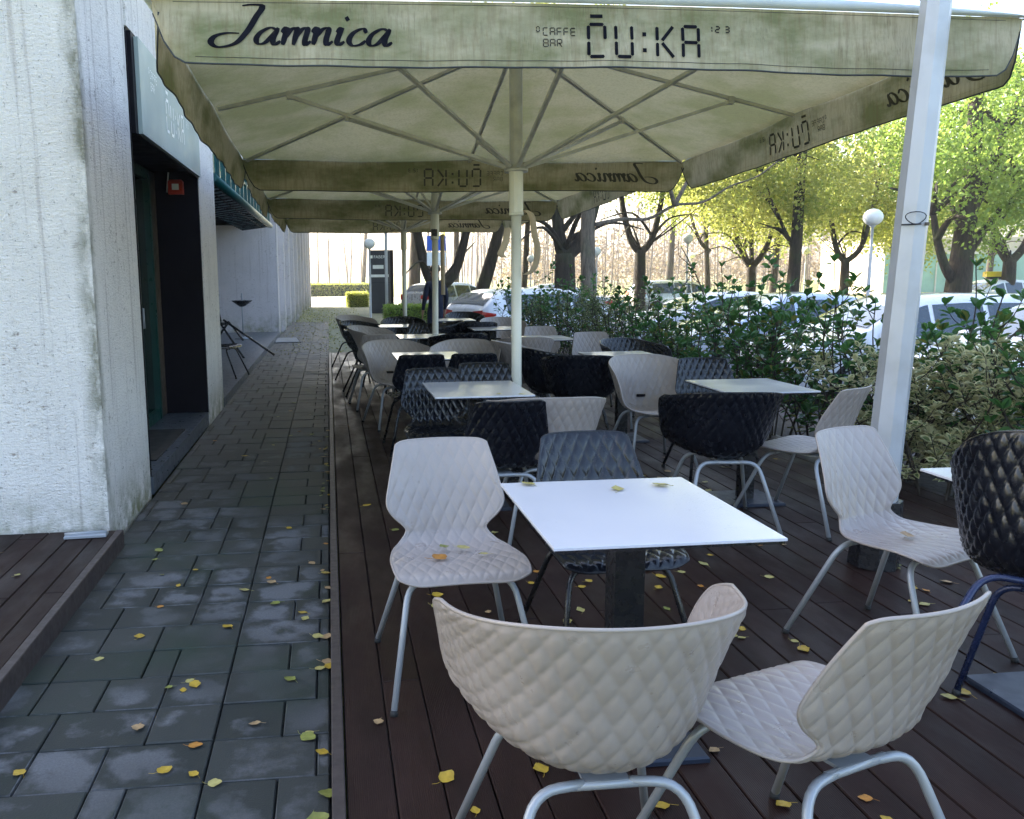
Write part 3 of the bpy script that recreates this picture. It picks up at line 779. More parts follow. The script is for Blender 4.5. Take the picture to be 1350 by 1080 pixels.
def strap(name, pts, wdt, lab):
    m = MB(); C = [np.array(p) for p in smooth(pts, 5)]
    m.grid([[tuple(p+np.array((-wdt/2, 0, 0))) for p in C], [tuple(p+np.array((-wdt/4, -.012, 0))) for p in C], [tuple(p+np.array((wdt/4, -.012, 0))) for p in C], [tuple(p+np.array((wdt/2, 0, 0))) for p in C],
            [tuple(p+np.array((wdt/4, .012, 0))) for p in C], [tuple(p+np.array((-wdt/4, .012, 0))) for p in C], [tuple(p+np.array((-wdt/2, 0, 0))) for p in C]], 0, True)
    return tag(m.build(name, M['strap']), lab, 'strap')
strap('umbrella_strap', [(1.38,6.12,1.90),(1.42,6.1,1.86),(1.44,6.1,1.74),(1.465,6.1,1.62),(1.44,6.1,1.50),(1.38,6.1,1.455)], .045, 'beige strap hanging in a bow on the right of the first umbrella pole')
strap('umbrella_strap', [(1.25,6.1,1.78),(1.235,6.1,1.68),(1.20,6.09,1.60),(1.235,6.1,1.575)], .05, 'short beige strap end left of the first umbrella pole')
strap('umbrella_strap', [(1.335,10.3,1.92),(1.335,10.29,1.6),(1.34,10.3,1.22)], .05, 'beige strap hanging straight down beside the second umbrella pole')
t = empty('control_box', (1.235, 10.29, 1.94), 0, 'small black box fixed to the second umbrella pole', 'box')
m = MB(); m.box(-.035, .035, -.03, .02, -.04, .04, 0, .006); m.build('box_body', M['black_metal'], t)
m = MB(); m.box(-.02, .02, -.034, -.0305, -.02, .02); m.build('lid', M['black_plastic'], t)

# ------------------------------------------------------------------ big grey lamp post
def big_post():
    t = empty('lamp_post', (2.685, 3.95, .003), 0, 'tall tapered pale grey octagonal post leaning slightly right in front of the umbrella', 'lamp post')
    m = MB(); P = lambda z: (.0335*z, -.012*z, z)
    m.tube([P(0), P(2.6), P(5), P(9.2)], [.083, .0665, .054, .036], 8, sm=False, ph=math.pi/8)
    m.build('shaft', simple('pale_painted_steel', (.46,.47,.50), .38, metal=.25, var=.5, vs=3.5, bs=12, bstr=.12, dirt=(.28,.27,.26)), t)
    m = MB(); m.tube([P(.0), P(.34)], [.12, .105], 8, sm=False, ph=math.pi/8); m.build('base_sleeve', M['black_metal'], t)
    m = MB()
    c = Vector(P(1.70)); pts = []
    for k in range(17):
        a = 2*math.pi*k/16; pts.append((c.x-.035+.05*math.cos(a), c.y-.078-.01*math.sin(a*2), c.z+.028*math.sin(a)))
    m.tube(pts, .0025, 5); m.tube([(c.x-.085, c.y-.05, c.z-.03), (c.x-.01, c.y-.085, c.z-.028)], .004, 5)
    m.build('wire_loop', M['black_metal'], t)
    m = MB(); m.box(c.x+.015, c.x+.035, c.y-.079, c.y-.072, c.z-.035, c.z-.02); m.build('sticker', M['bark_pale'], t)
    m = MB(); m.tube([P(9.2), (1.0, .2, 9.8), (2.0, .3, 9.9)], [.05, .04, .04], 8); m.build('arm', M['post_white'], t)
    m = MB(); m.box(1.9, 2.6, .18, .42, 9.82, 9.95, 0, .03); m.build('lantern', M['post_white'], t)
big_post()
GL = [None]
def globe(x, y, ztop, r, lab, z0=-.36):
    if GL[0] is None:
        t = empty('globe_lamp')
        m = MB(); m.lathe([(.09,0),(.09,.05),(.05,.09),(.045,3.0),(.035,3.05),(.035,3.62),(.07,3.64),(.07,3.68),(0,3.68)], n=12); m.build('post', M['post_white'], t)
        m = MB(); m.lathe([(.24*math.sin(a), 3.9-.24*math.cos(a)) for a in np.linspace(.25, math.pi, 14)], n=24); m.build('globe', M['lampwhite'], t)
        GL[0] = t; o = t
    else: o = copy_tree(GL[0])
    H_ = ztop-z0; s = r/.24
    o.location = (x, y, z0); o.scale = (s, s, (H_-.0)/4.14)
    return tag(o, lab, 'street lamp', 'globe street lamps')
def px2(xp, yp, Y):
    """world point at depth Y seen at photo pixel (xp, yp) -- used once to survey positions"""
    d = Vector((xp-560, -(yp-540), 1150)); r_ = Vector((Vector(RX).dot(d), Vector(FY).dot(d), Vector(UZ).dot(d)))
    k = Y/r_.y; return (r_.x*k, Y, 1.47+r_.z*k)
for xp, yp, Y, rpx, lab in [(1151, 288, 18, 13, 'largest white globe lamp left of the tall grey lamp post'),
                            (907, 315, 33, 7, 'globe lamp in front of the hazy brown trees, taller of the close pair'),
                            (912, 338, 52, 5, 'bright small globe lamp just right of and below a taller one'),
                            (1063, 331, 38, 5.5, 'small globe lamp between the straight dark trunk and the forked tree'),
                            (787, 331, 30, 5.5, 'globe lamp just right of the pale ridged trunk'),
                            (700, 341, 34, 5, 'small globe lamp right of the first umbrella pole'),
                            (487, 322, 30, 7.5, 'globe lamp above the dark information totem')]:
    p = px2(xp, yp, Y); r_ = rpx*Y/1150
    o = globe(p[0], Y, p[2]+r_, r_, lab)
# slim post in front of the totem
p = px2(510, 400, 31)
t = empty('flag_post', (p[0], 31, -.12), 0, 'slim pale steel post standing in front of the dark totem', 'post')
m = MB(); m.tube([(0,0,0), (0,0,3.1)], .055, 10); m.build('shaft', M['post_white'], t)
m = MB(); m.tube([(0,0,0), (0,0,.06)], .12, 10); m.tube([(0,0,3.1),(0,0,3.14)], .07, 10); m.build('collar', M['silver_leg'], t)

# ------------------------------------------------------------------ totem
def text_mesh(body, size):
    c = bpy.data.curves.new('txt', 'FONT'); c.body = body; c.size = size; c.extrude = .004; c.align_x = 'LEFT'
    o = bpy.data.objects.new('txt', c); COL.objects.link(o)
    dg = bpy.context.evaluated_depsgraph_get(); dg.update(); me = bpy.data.meshes.new_from_object(o.evaluated_get(dg)); bpy.data.objects.remove(o); return me
def totem():
    t = empty('information_totem', (1.64, 36.0, -.12), R(-4), 'dark grey upright information totem with white lettering at the far end of the terrace', 'sign')
    m = MB(); m.box(0, .86, 0, .30, 0, 2.55, 0, .01); m.build('panel', M['totem'], t)
    m = MB(); m.box(.861, 1.0, .02, .28, 0, 2.55); m.build('side_panel', M['black_panel'], t)
    me = text_mesh('FABER', .17); me.materials.append(M['white_letter']); o = link('lettering', me, t, (.2, -.006, 2.22)); o.rotation_euler = (R(90), 0, 0)
    m = MB(); m.box(.06, .16, -.006, -.001, 2.22, 2.34); m.box(.16, .60, -.006, -.001, 1.80, 1.95); m.box(.05, .80, -.006, -.001, 1.46, 1.57); m.build('white_strip', M['white_letter'], t)
    m = MB(); m.box(.0, .86, -.004, -.001, 1.24, 1.25); m.build('groove', M['black_panel'], t)
totem()
# blue parking sign with plate
p = px2(575, 330, 24)
t = empty('parking_sign', (p[0], 24, -.3), 0, 'blue and white road sign half hidden behind the second umbrella pole', 'sign')
m = MB(); m.tube([(0,0,0),(0,0,2.75)], .03, 8); m.build('post', M['silver_leg'], t)
m = MB(); m.box(-.26, .26, -.05, -.035, 2.38, 2.78); m.build('blue_plate', M['blue_sign'], t)
m = MB(); m.box(-.26, .26, -.05, -.035, 1.98, 2.34); m.build('white_plate', M['white_letter'], t)

# ------------------------------------------------------------------ recess clutter: ashtray stand, folded table, chair
t = empty('ashtray_stand', (-2.0, 20.6, .012), 0, 'thin metal ashtray stand with dark dish in the recess before the pale end wall', 'ashtray')
m = MB(); m.tube([(0,0,.02),(0,0,1.05)], .014, 8); m.build('stem', M['silver_leg'], t)
m = MB(); m.lathe([(.0,.74),(.06,.75),(.23,.87),(.24,.885),(.05,.80),(0,.80)], n=20); m.build('dish', M['black_metal'], t)
m = MB(); m.lathe([(0,.0),(.2,.0),(.2,.03),(.03,.05),(0,.05)], n=20); m.build('foot', M['silver_leg'], t)
t = empty('folding_table', (-1.80, 16.2, .012), R(20), 'black tripod frame leaning in the recess behind the second white pier', 'table frame')
m = MB(); m.tube([(-.5,0,.0),(.0,.1,.62),(.35,.5,.25)], .022, 6); m.build('leg', M['black_metal'], t)
m = MB(); m.tube([(.75,-.2,.0),(-.1,.1,.66)], .022, 6); m.build('leg', M['black_metal'], t)
m = MB(); m.tube([(.1,-.5,.0),(-.2,.2,.7)], .022, 6); m.build('leg', M['black_metal'], t)
m = MB(); m.box(-.5, -.1, -.2, .5, .58, .62, 0, .01); m.tube([(-.2,.2,.62),(-.25,.3,1.05),(-.12,.35,1.12)], [.10,.09,.04], 8); m.build('seat', M['black_plastic'], t)
o = chair('S', 'black', 'black'); o.location = (-1.60, 12.9, .012); o.rotation_euler = (0, 0, R(75))
tag(o, 'black side chair standing in the recess just past the second white pier', 'chair', G3)
t = empty('manhole_cover', (-1.05, 21.3, -.118), R(5), 'square pale cover plate lying on the path by the end of the recess', 'cover plate')
m = MB(); m.box(-.28, .28, -.7, .7, 0, .045, 0, .01); m.build('plate', simple('concrete', (.26,.27,.28), .8, var=.3), t)
m = MB(); m.box(-.31, .31, -.73, .73, 0, .03); m.build('rim', M['joint'], t)
t = empty('steel_strip', (-1.36, 5.0, .004), R(4), 'bent pale metal strip lying at the foot of the front pier on the dark boards', 'metal strip')
m = MB(); m.box(-.17, .06, -.035, .05, 0, .018, 0, .006); m.tube([(-.17, .0, .02), (.06, .01, .022)], .009, 6); m.build('strip', M['silver_leg'], t)

# ------------------------------------------------------------------ cars
def smoothstep(a, b, x): t = min(max((x-a)/(b-a), 0), 1); return t*t*(3-2*t)
def car(name, paint, L, Hh, hatch, lab, loc, rz, lights='tail'):
    """car with its front towards local +X, ground at z 0"""
    t = empty(name, loc, rz, lab, 'car', 'parked cars')
    W = .88; hl = L/2
    belt = .92; hood = .93 if not hatch else .97
    # profile: x -> roof height
    if hatch: prof = [(-hl,.55),(-hl+.02,.80),(-hl+.05,1.04),(-hl+.16,1.16),(-hl+.42,Hh-.10),(-hl+.75,Hh-.02),(-.3,Hh),(.25,Hh-.03),(.55,Hh-.14),(1.05,1.06),(1.2,.98),(hl-.35,.86),(hl-.1,.74),(hl,.55)]
    else: prof = [(-hl,.55),(-hl+.04,.82),(-hl+.12,.98),(-hl+.55,1.02),(-hl+.75,1.08),(-hl+1.25,Hh-.06),(-.25,Hh),(.25,Hh-.03),(.55,Hh-.13),(1.12,1.02),(1.3,.96),(hl-.35,.85),(hl-.1,.74),(hl,.55)]
    px_ = np.array([p[0] for p in prof]); pz_ = np.array([p[1] for p in prof])
    X = sorted(set(list(np.linspace(-hl, hl, 49))+[p[0] for p in prof]))
    top = lambda x: float(np.interp(x, px_, pz_))
    def ring(x, off=0.0):
        zt = top(x); e = min(x+hl, hl-x); tp = 1-.16*max(0, 1-e/.45)**2
        w_ = W*tp; zb = .24+.10*max(0, 1-e/.3)
        bl = min(belt, zt-.06)
        up_ = max(0, (zt-bl))/(Hh-belt)
        wr = w_*(1-.24*min(up_, 1))
        P = [(w_*.93, zb), (w_*.99, zb+.18), (w_, .62 if bl > .66 else bl-.03), (w_*.985, bl), (wr*1.0+.012, bl+(zt-bl)*.82), (wr*.90, zt-.012), (wr*.5, zt+.012), (0, zt+.018)]
        return P
    R_ = []
    for x in X:
        P = ring(x); R_.append([(x, y, z) for y, z in P]+[(x, -y, z) for y, z in P[-2::-1]])
    m = MB(); m.grid(R_, 0, True)
    m.poly(R_[0][::-1]); m.poly(R_[-1])
    # wheel arches
    body = m.build('body', paint, t)
    dk = MB(); dk.box(-hl+.1, hl-.1, -W*.90, W*.90, .16, .30); dk.build('underbody', M['rubber'], t)
    # side glass
    def glass_side(sg, x0, x1):
        g_ = MB(); rows = []
        for x in np.linspace(x0, x1, 14):
            P = ring(x); a = Vector((0, P[3][0], P[3][1])); b = Vector((0, P[4][0], P[4][1]))
            r_ = []
            for f_ in (.04, .35, .7, .98):
                q = a.lerp(b, f_); r_.append((x, sg*(q.y+.006), q.z))
            rows.append(r_)
        g_.grid(rows, 0, True); return g_
    x0s = -hl+(.62 if hatch else 1.15); x1s = 1.0
    for sg in (-1, 1):
        for a_, b_ in ((x0s, -.62), (-.55, .16), (.22, .82)):
            if b_-a_ > .15: glass_side(sg, a_, b_).build('side_window', M['car_glass'], t)
        dl = MB(); 
        for xx in (-.6, .19): dl.tube([(xx, sg*(W*.985+.002), .40), (xx, sg*(W+.003), .62), (xx, sg*(W*.985+.002), .90)], .005, 4)
        dl.build('door_line', M['rubber'], t)
        for xx in (-.35, .45):
            hd = MB(); hd.tube([(xx-.08, sg*(W+.01), .80), (xx+.08, sg*(W+.01), .80)], .014, 6); hd.build('handle', paint, t)
        mr = MB(); mr.box(.78, .92, sg*(W+.10)-.09, sg*(W+.10)+.09, .95, 1.08, 0, .03); mr.build('mirror', paint, t)
    def glass_tr(a, b):
        g_ = MB(); rows = []
        for k in range(7):
            x = a+(b-a)*k/6; zt = top(x); P = ring(x)
            nx = .012
            rows.append([(x+(nx if b > 0 else -nx), y, zz+.008) for y, zz in ((-P[5][0]*.96, P[5][1]), (-P[6][0], P[6][1]), (0, P[7][1]), (P[6][0], P[6][1]), (P[5][0]*.96, P[5][1]))])
        g_.grid(rows, 0, True); return g_
    glass_tr(.60, 1.05).build('windscreen', M['car_glass'], t)
    (glass_tr(-hl+.14, -hl+.42) if hatch else glass_tr(-hl+.80, -hl+1.2)).build('rear_window', M['car_glass'], t)
    for sg in (-1, 1):
        tl = MB(); rows = []
        for x in np.linspace(-hl+.02, -hl+.30, 7):
            P = ring(x); k = 1-((x+hl-.02)/.28); zc = (.93 if hatch else .80)+.02*(1-k)
            hh = .085*(.25+.75*k); yy = P[2][0]+.008
            rows.append([(x-.006, sg*yy, zc-hh), (x-.008, sg*(yy+.004), zc), (x-.006, sg*(yy-.006), zc+hh)])
        tl.grid(rows, 0, True)
        yb = rows[0][1][1]
        tl.grid([[(-hl-.014+.02*hatch, yb, .70+.13*hatch), (-hl-.03+.03*hatch, yb*.52, .76+.13*hatch)], [(-hl-.006+.035*hatch, yb, .92+.12*hatch), (-hl-.02+.04*hatch, yb*.52, .88+.13*hatch)]], 0, True)
        tl.build('tail_light', M['tail_red'], t)
        hl_ = MB(); hl_.grid([[(hl-.02, sg*W*.80, .62), (hl-.02, sg*W*.45, .62)], [(hl-.14, sg*W*.84, .76), (hl-.10, sg*W*.5, .74)]], 0, True)
        hl_.build('headlight', M['lampwhite'], t)
    for xx in (-hl+.75, hl-.82):
        for sg in (-1, 1):
            wm = MB(); y0 = sg*(W-.10)
            wm.tube([(xx, y0-sg*.10, .315), (xx, y0+sg*.105, .315)], .315, 24); wo = wm.build('tyre', M['rubber'], t)
            rm = MB(); rm.tube([(xx, y0+sg*.106, .315), (xx, y0+sg*.118, .315)], .205, 20)
            for k in range(5):
                a = k*2*math.pi/5; rm.tube([(xx, y0+sg*.123, .315), (xx+.19*math.cos(a), y0+sg*.123, .315+.19*math.sin(a))], .022, 5)
            rm.build('rim', M['silver_leg'], wo)
    pl = MB(); pl.box(-hl-.012, -hl-.002, -.26, .26, .50, .61); pl.build('number_plate', M['white_letter'], t)
    bp = MB(); bp.tube([(-hl-.0, -.7, .34), (-hl-.03, 0, .34), (-hl-.0, .7, .34)], .05, 6); bp.build('bumper_insert', M['rubber'], t)
    return t
def carpaint(name, col, metal=.3): 
    m = simple(name, col, .28, metal=metal, var=.06, vs=2, coat=1.0, rv=.03); return m
M['car_glass'] = simple('car_glass', (.02,.035,.05), .04, var=.2, rv=.01, coat=1)
M['tail_red'] = simple('tail_lamp', (.55,.03,.02), .12, var=.2, rv=.03)
WH, SI, SB, DK = carpaint('white_paint', (.74,.76,.80), 0), carpaint('silver_paint', (.52,.54,.57), .5), carpaint('pale_blue_silver_paint', (.50,.58,.70), .4), carpaint('dark_blue_paint', (.03,.05,.12), .3)
car('parked_car', WH, 4.3, 1.46, True, 'white hatchback with red tail lamp between the two umbrella poles', (4.75, 19.3, -.33), R(24))
car('parked_car', SI, 4.0, 1.46, True, 'silver hatchback with red tail lamp left of the second umbrella pole', (4.75, 33.6, -.33), R(35))
car('parked_car', SI, 4.2, 1.42, False, 'silver car just behind the white hatchback, its windscreen showing', (7.3, 29.0, -.33), R(168))
car('parked_car', WH, 4.4, 1.52, True, 'nearest pale car with dark side window right of the tall lamp post', (8.35, 8.6, -.33), R(180))
car('parked_car', SB, 4.3, 1.40, True, 'pale car with smooth bonnet at the right edge of the photo behind the shrubs', (8.6, 6.0, -.33), R(180))
car('parked_car', WH, 4.2, 1.46, True, 'white car with blue windows directly left of the tall lamp post', (8.0, 11.4, -.33), R(180))
car('parked_car', SB, 4.3, 1.42, False, 'pale blue car low behind the laurel shrubs, left of the white one', (7.7, 14.2, -.33), R(180))
car('parked_car', WH, 4.3, 1.40, False, 'white car half hidden by the hedge in the middle of the parked row', (7.8, 17.0, -.33), R(180))
car('parked_car', SI, 4.3, 1.48, True, 'silver estate parked across the lawn behind the hedge', (15.2, 37.0, -.40), R(2))
tx = car('parked_car', WH, 4.4, 1.46, False, 'white taxi with yellow roof sign at the far right', (25.6, 31.5, -.42), R(182))
m = MB(); m.box(-.45, .45, -.11, .11, 1.56, 1.76, 0, .03); m.build('taxi_sign', simple('yellow_sign', (.75,.55,.02), .4), tx)
m = MB(); m.box(-.30, .30, -.08, .08, 1.47, 1.56); m.build('roof_rack', M['rubber'], tx)

# ------------------------------------------------------------------ foliage
def leaf_cloud(n, size, centers, spread, rnd, aspect=.5, droop=.3, fold=True):
    """arrays of leaves around weighted centres; returns verts, faces"""
    idx = rnd.integers(0, len(centers), n); leaf_cloud.idx = idx; c = centers[idx]
    pos = c+rnd.normal(0, 1, (n, 3))*spread
    d = rnd.normal(0, 1, (n, 3)); d[:,2] -= droop; d /= np.linalg.norm(d, axis=1, keepdims=True)
    s_ = np.cross(d, rnd.normal(0, 1, (n, 3))); s_ /= np.linalg.norm(s_, axis=1, keepdims=True)
    nn = np.cross(d, s_)
    sz = size*rnd.uniform(.6, 1.3, (n, 1))
    a = pos-d*sz*.5; b = pos+s_*sz*aspect*.5+nn*sz*.06; e = pos+d*sz*.5; f = pos-s_*sz*aspect*.5+nn*sz*.06
    V = np.stack([a, b, e, f], 1).reshape(-1, 3)
    return V
def quads_mesh(name, V, mats, mi=None, rnd=None):
    n = len(V)//4; me = bpy.data.meshes.new(name)
    me.vertices.add(len(V)); me.vertices.foreach_set('co', V.astype(np.float32).ravel())
    me.loops.add(n*4); me.polygons.add(n)
    me.loops.foreach_set('vertex_index', np.arange(n*4, dtype=np.int32))
    me.polygons.foreach_set('loop_start', np.arange(0, n*4, 4, dtype=np.int32))
    me.update(calc_edges=True)
    for m in (mats if isinstance(mats, list) else [mats]): me.materials.append(m)
    if mi is not None: me.polygons.foreach_set('material_index', mi.astype(np.int32))
    set_rnd(me, rnd if rnd is not None else rng.random((n, 3)))
    me.update(); return me
def crown_mesh(name, rx, rz_, nclump, nleaf, size, mat, seed, spread=.36, low=0.0):
    r_ = np.random.default_rng(seed)
    u = r_.normal(0, 1, (nclump, 3)); u /= np.linalg.norm(u, axis=1, keepdims=True)
    rad = r_.uniform(.25, 1.0, (nclump, 1))**.6
    C = u*rad*np.array([[rx, rx, rz_]]); 
    C *= 1+.18*np.sin(C[:, :1]*2+seed)
    V = leaf_cloud(nleaf, size, C, spread, r_, .6, .4)
    cl = r_.random((nclump, 3))[leaf_cloud.idx]; rn = np.clip(cl*.75+r_.random((nleaf, 3))*.35-.05, 0, 1)
    return quads_mesh(name, V, mat, None, rn)
CROWN = [crown_mesh('crown_a', 3.6, 2.6, 105, 11500, .15, M['leaf_yel'], 1), crown_mesh('crown_b', 3.2, 3.0, 95, 10500, .15, M['leaf_yel'], 2),
         crown_mesh('crown_c', 3.8, 3.2, 120, 13500, .15, M['leaf_grn'], 3)]
def branchy(base, forks, mat, name, parent, r0):
    m = MB()
    for path, ra, rb in forks:
        C = smooth(path, 5); n = len(C)
        rads = [ra+(rb-ra)*(i/(n-1)) for i in range(n)]
        m.tube([tuple(c) for c in C], rads, 10)
    return m.build(name, mat, parent)
def tree(xp, Y, dpx, lab, forks, crown=None, bark='bark', z0=-.42, name='deciduous_tree', cz=5.0, cs=1.0, co=(0,0), twigs=8, seed=0, crown2=None):
    """forks given as pixel-surveyed offsets in metres: list of (path, r_scale0, r_scale1)"""
    p = px2(xp, 380, Y); r0 = dpx*Y/1150/2
    t = empty(name, (p[0], Y, z0), 0, lab, 'tree', 'trees beyond the car park')
    rr = random.Random(seed)
    F = [(pa, a*r0, b*r0) for pa, a, b in forks]
    top_pts = [f[0][-1] for f in forks]
    for q in top_pts:
        for k in range(twigs):
            a = rr.random()*6.28; L = rr.uniform(.9, 2.6)
            F.append(([q, (q[0]+math.cos(a)*L*.5, q[1]+math.sin(a)*L*.5, q[2]+L*.35), (q[0]+math.cos(a)*L, q[1]+math.sin(a)*L, q[2]+L*rr.uniform(.1, .8))], r0*.22, r0*.05))
    for pa, a_, b_ in list(forks):
        for k in range(3):
            i0 = rr.randint(1, len(pa)-1); q = pa[i0]
            if q[2] < 2.4: continue
            an = rr.random()*6.28; L = rr.uniform(1.0, 2.4)
            F.append(([q, (q[0]+math.cos(an)*L*.4, q[1]+math.sin(an)*L*.4, q[2]+L*.45), (q[0]+math.cos(an)*L, q[1]+math.sin(an)*L, q[2]+L*rr.uniform(.3, .9))], r0*.3, r0*.07))
    branchy(None, F, M[bark], 'trunk', t, r0)
    if crown is not None:
        o = link('crown', CROWN[crown], t, (co[0], co[1], cz-.35), seed*1.3); o.scale = (cs, cs, cs)
    if crown2 is not None:
        ci, cx, cy, cz2, s2 = crown2
        o = link('crown', CROWN[ci], t, (cx, cy, cz2), seed*2.1+1); o.scale = (s2, s2, s2)
    return t
ST = lambda lean, h: [[(0,0,0),(lean*.3,0,h*.3),(lean*.6,.1,h*.65),(lean,0,h)], 1.15, .5]
def YF(hf, l, r_, h): return [[[(0,0,0),(.02,0,hf*.5),(0,0,hf)], 1.15, .9], [[(0,0,hf-.1),(l*.4,.1,hf+.5),(l*.8,.1,hf+(h-hf)*.5),(l,0,h)], .75, .3], [[(0,0,hf-.1),(r_*.45,-.1,hf+.5),(r_*.85,0,hf+(h-hf)*.5),(r_,0,h)], .7, .3]]
# near row
tree(578, 30, 23, 'dark tree forking in a wide V behind the second umbrella pole', YF(1.5, -1.0, 1.3, 6.5), 0, seed=1, cz=8.2, twigs=3)
tree(620, 32, 18, 'dark leaning trunk above the white hatchback', [ST(2.2, 6.5)], 1, seed=2, cz=8.6, co=(2, 0), twigs=3)
tree(744, 24, 29, 'thick dark forked trunk right of the first umbrella pole', YF(2.4, -.35, 1.15, 6.5), 0, seed=3, cz=7.4, cs=.8, twigs=4)
tree(775, 20.5, 21.5, 'straight pale trunk with deeply ridged bark', [[[(0,0,0),(.02,0,1.5),(.0,.1,3.2),(.08,.1,7.5)], 1.1, .8], [[(.15,0,3.0),(.8,0,3.12),(1.4,-.1,3.12),(2.0,-.2,3.42),(2.7,-.2,3.5),(3.3,-.3,3.85),(4.0,-.3,4.1),(4.6,-.4,4.6)], .26, .07]], None, 'bark_pale', seed=4, twigs=2)
tree(843, 33, 15, 'tree with a clear Y fork and yellow leaves, right of the pale ridged trunk', YF(2.7, -1.0, .95, 7), 0, seed=5, cz=7.6, twigs=4)
tree(934, 45, 8, 'slim tree right of the pair of globe lamps', [ST(-.4, 6.5)]+YF(3.0, -1.4, .3, 7)[1:2], 1, seed=6, cz=7.5, cs=1.15, twigs=3)
tree(989, 36, 13, 'tree dividing low into several limbs under yellow green leaves', YF(2.1, -.9, 1.0, 5)+[[[(0,0,2.0),(.1,.3,3.5),(.0,.3,6)], .6, .2]], 0, seed=7, cz=6.0, cs=1.0, crown2=(1, 1.5, 1, 9, 1.0))
tree(1043, 28, 17, 'straight dark trunk running up through bright leaves', [ST(.3, 8.5), [[(0,0,2.6),(-.5,.1,3.6),(-1.1,.2,5.0)], .35, .12]], 1, seed=8, cz=6.4, cs=.95, co=(-1.4,.5), crown2=(0, .8, 1.5, 5.2, .75))
tree(1017, 47, 10, 'slim mossy trunk left of the straight dark trunk', [ST(.5, 7)], 1, seed=9, cz=6.2, cs=1.1, twigs=3)
tree(1112, 34, 12, 'tree with an upright V fork left of the largest globe lamp', YF(2.3, -.95, 1.3, 7), 0, seed=10, cz=6.6, cs=1.1, twigs=4, crown2=(1, 2.5, 1, 4.8, .8))
tree(1262, 23, 36, 'big tree with stout limbs and green crown right of the tall lamp post', [[[(0,0,0),(.02,0,1.2),(.08,0,2.6),(.15,0,4.6),(.1,.1,8)], 1.15, .4], [[(-.1,0,1.5),(-.5,-.1,1.95),(-.8,-.1,2.7),(-.9,0,3.4)], .42, .2], [[(.1,0,2.1),(.7,.1,2.9),(1.3,.2,3.3),(1.9,.3,4.2)], .42, .15], [[(.1,0,3.2),(.6,0,4.3),(1.0,0,5.6),(1.6,0,7)], .45, .15]], 2, seed=11, cz=5.9, cs=.85, co=(.4, .0), crown2=(2, 1.9, .6, 4.6, .72), twigs=4)
tree(1328, 31, 18, 'forked tree with green leaves near the right edge beyond the parked cars', YF(2.2, -1.0, 1.0, 5.5), 2, seed=12, cz=6.5, cs=1.0, twigs=4)
tree(1180, 40, 11, 'tree with yellow orange leaves seen left of the tall lamp post', YF(2.6, -.8, .6, 6), 0, seed=13, cz=5.6, cs=1.15, twigs=3)
tree(545, 46, 16, 'upright trunk behind the clipped hedge left of the umbrella poles', [ST(.3, 8)], 1, seed=14, cz=9.5, twigs=3)
tree(600, 52, 9, 'slim leafy young tree between the V fork and the leaning trunk', [ST(.2, 7)], 1, seed=15, cz=6.2, cs=.6, twigs=3)
tree(688, 40, 9, 'slim tree just right of the first umbrella pole', [ST(.5, 7)], 0, seed=16, cz=6.8, cs=.85, twigs=3)
tree(880, 60, 10, 'distant tree behind the pair of globe lamps', [ST(.5, 8)], 1, seed=17, cz=9.5, cs=1.0, twigs=4)
tree(477, 70, 6, 'thin distant tree left of the dark totem', [ST(.8, 9)], None, 'bark_far', seed=18, twigs=9)
tree(1300, 52, 9, 'distant tree by the pale green glass front', [ST(.5, 8)], 1, seed=19, cz=8, cs=1.3)

# far wood: bare trunks and twigs, one mass
def wood():
    r_ = random.Random(9); m = MB()
    for i in range(290):
        xp = r_.uniform(395, 1230) if i % 5 == 0 else r_.uniform(560, 1230); Y = r_.uniform(75, 150); x = (xp-433)*Y/1150
        h = r_.uniform(7, 14); le = r_.uniform(-.8, .8); ra = r_.uniform(.03, .085)
        m.tube([(x, Y, -.5), (x+le*.5, Y, h*.5), (x+le, Y, h)], [ra, ra*.7, ra*.25], 4, cap=False)
        for k in range(9):
            z = r_.uniform(1.5, h*.9); a = r_.uniform(-1, 1); L = r_.uniform(1, 3.2)
            m.tube([(x+le*z/h, Y, z), (x+le*z/h+a*L*.6, Y+.3, z+L*.5), (x+le*z/h+a*L, Y+.5, z+L*.9)], [ra*.3, ra*.18, ra*.06], 3, cap=False)
    o = m.build('far_wood', M['twig']); o['kind'] = 'stuff'; o['label'] = 'hazy mass of bare trees far behind the car park'
    n = 17000; rr = np.random.default_rng(4)
    xp = rr.uniform(660, 1240, n); Y = rr.uniform(85, 150, n)
    C = np.stack([(xp-433)*Y/1150, Y, rr.uniform(-.3, 1, n)**2*6+rr.uniform(0, 2.2, n)], 1)
    V = leaf_cloud(n, .55, C, .8, rr, .5, 0)
    me = quads_mesh('far_brush', V, m_leaf('dry_brush', (.17,.12,.08), (.26,.21,.12), .3, .8)); o = link('far_brush', me); o['kind'] = 'stuff'; o['label'] = 'dry brown undergrowth below the far trees'
wood()
# pale green glazed front far right
t = empty('glass_front', (33.0, 58, -.42), 0, 'long low pale green glazed building front at the far right', 'building')
m = MB(); m.box(6.2, 30, 1.0, 9, 0, 4.1); m.build('wall', simple('cream_front', (.55,.48,.38), .8, var=.15), t)
m = MB(); m.box(6.2, 30, .9, .99, .2, 2.9); m.build('glazing', simple('green_glass', (.28,.48,.42), .12, var=.35, vs=.6), t)
m = MB()
for k in range(12): m.box(6.2+2*k, 6.28+2*k, .82, .899, .2, 2.9)
m.box(6.2, 30, .80, .899, 2.9, 3.05); m.build('mullion', simple('pale_frame', (.6,.58,.54), .5), t)

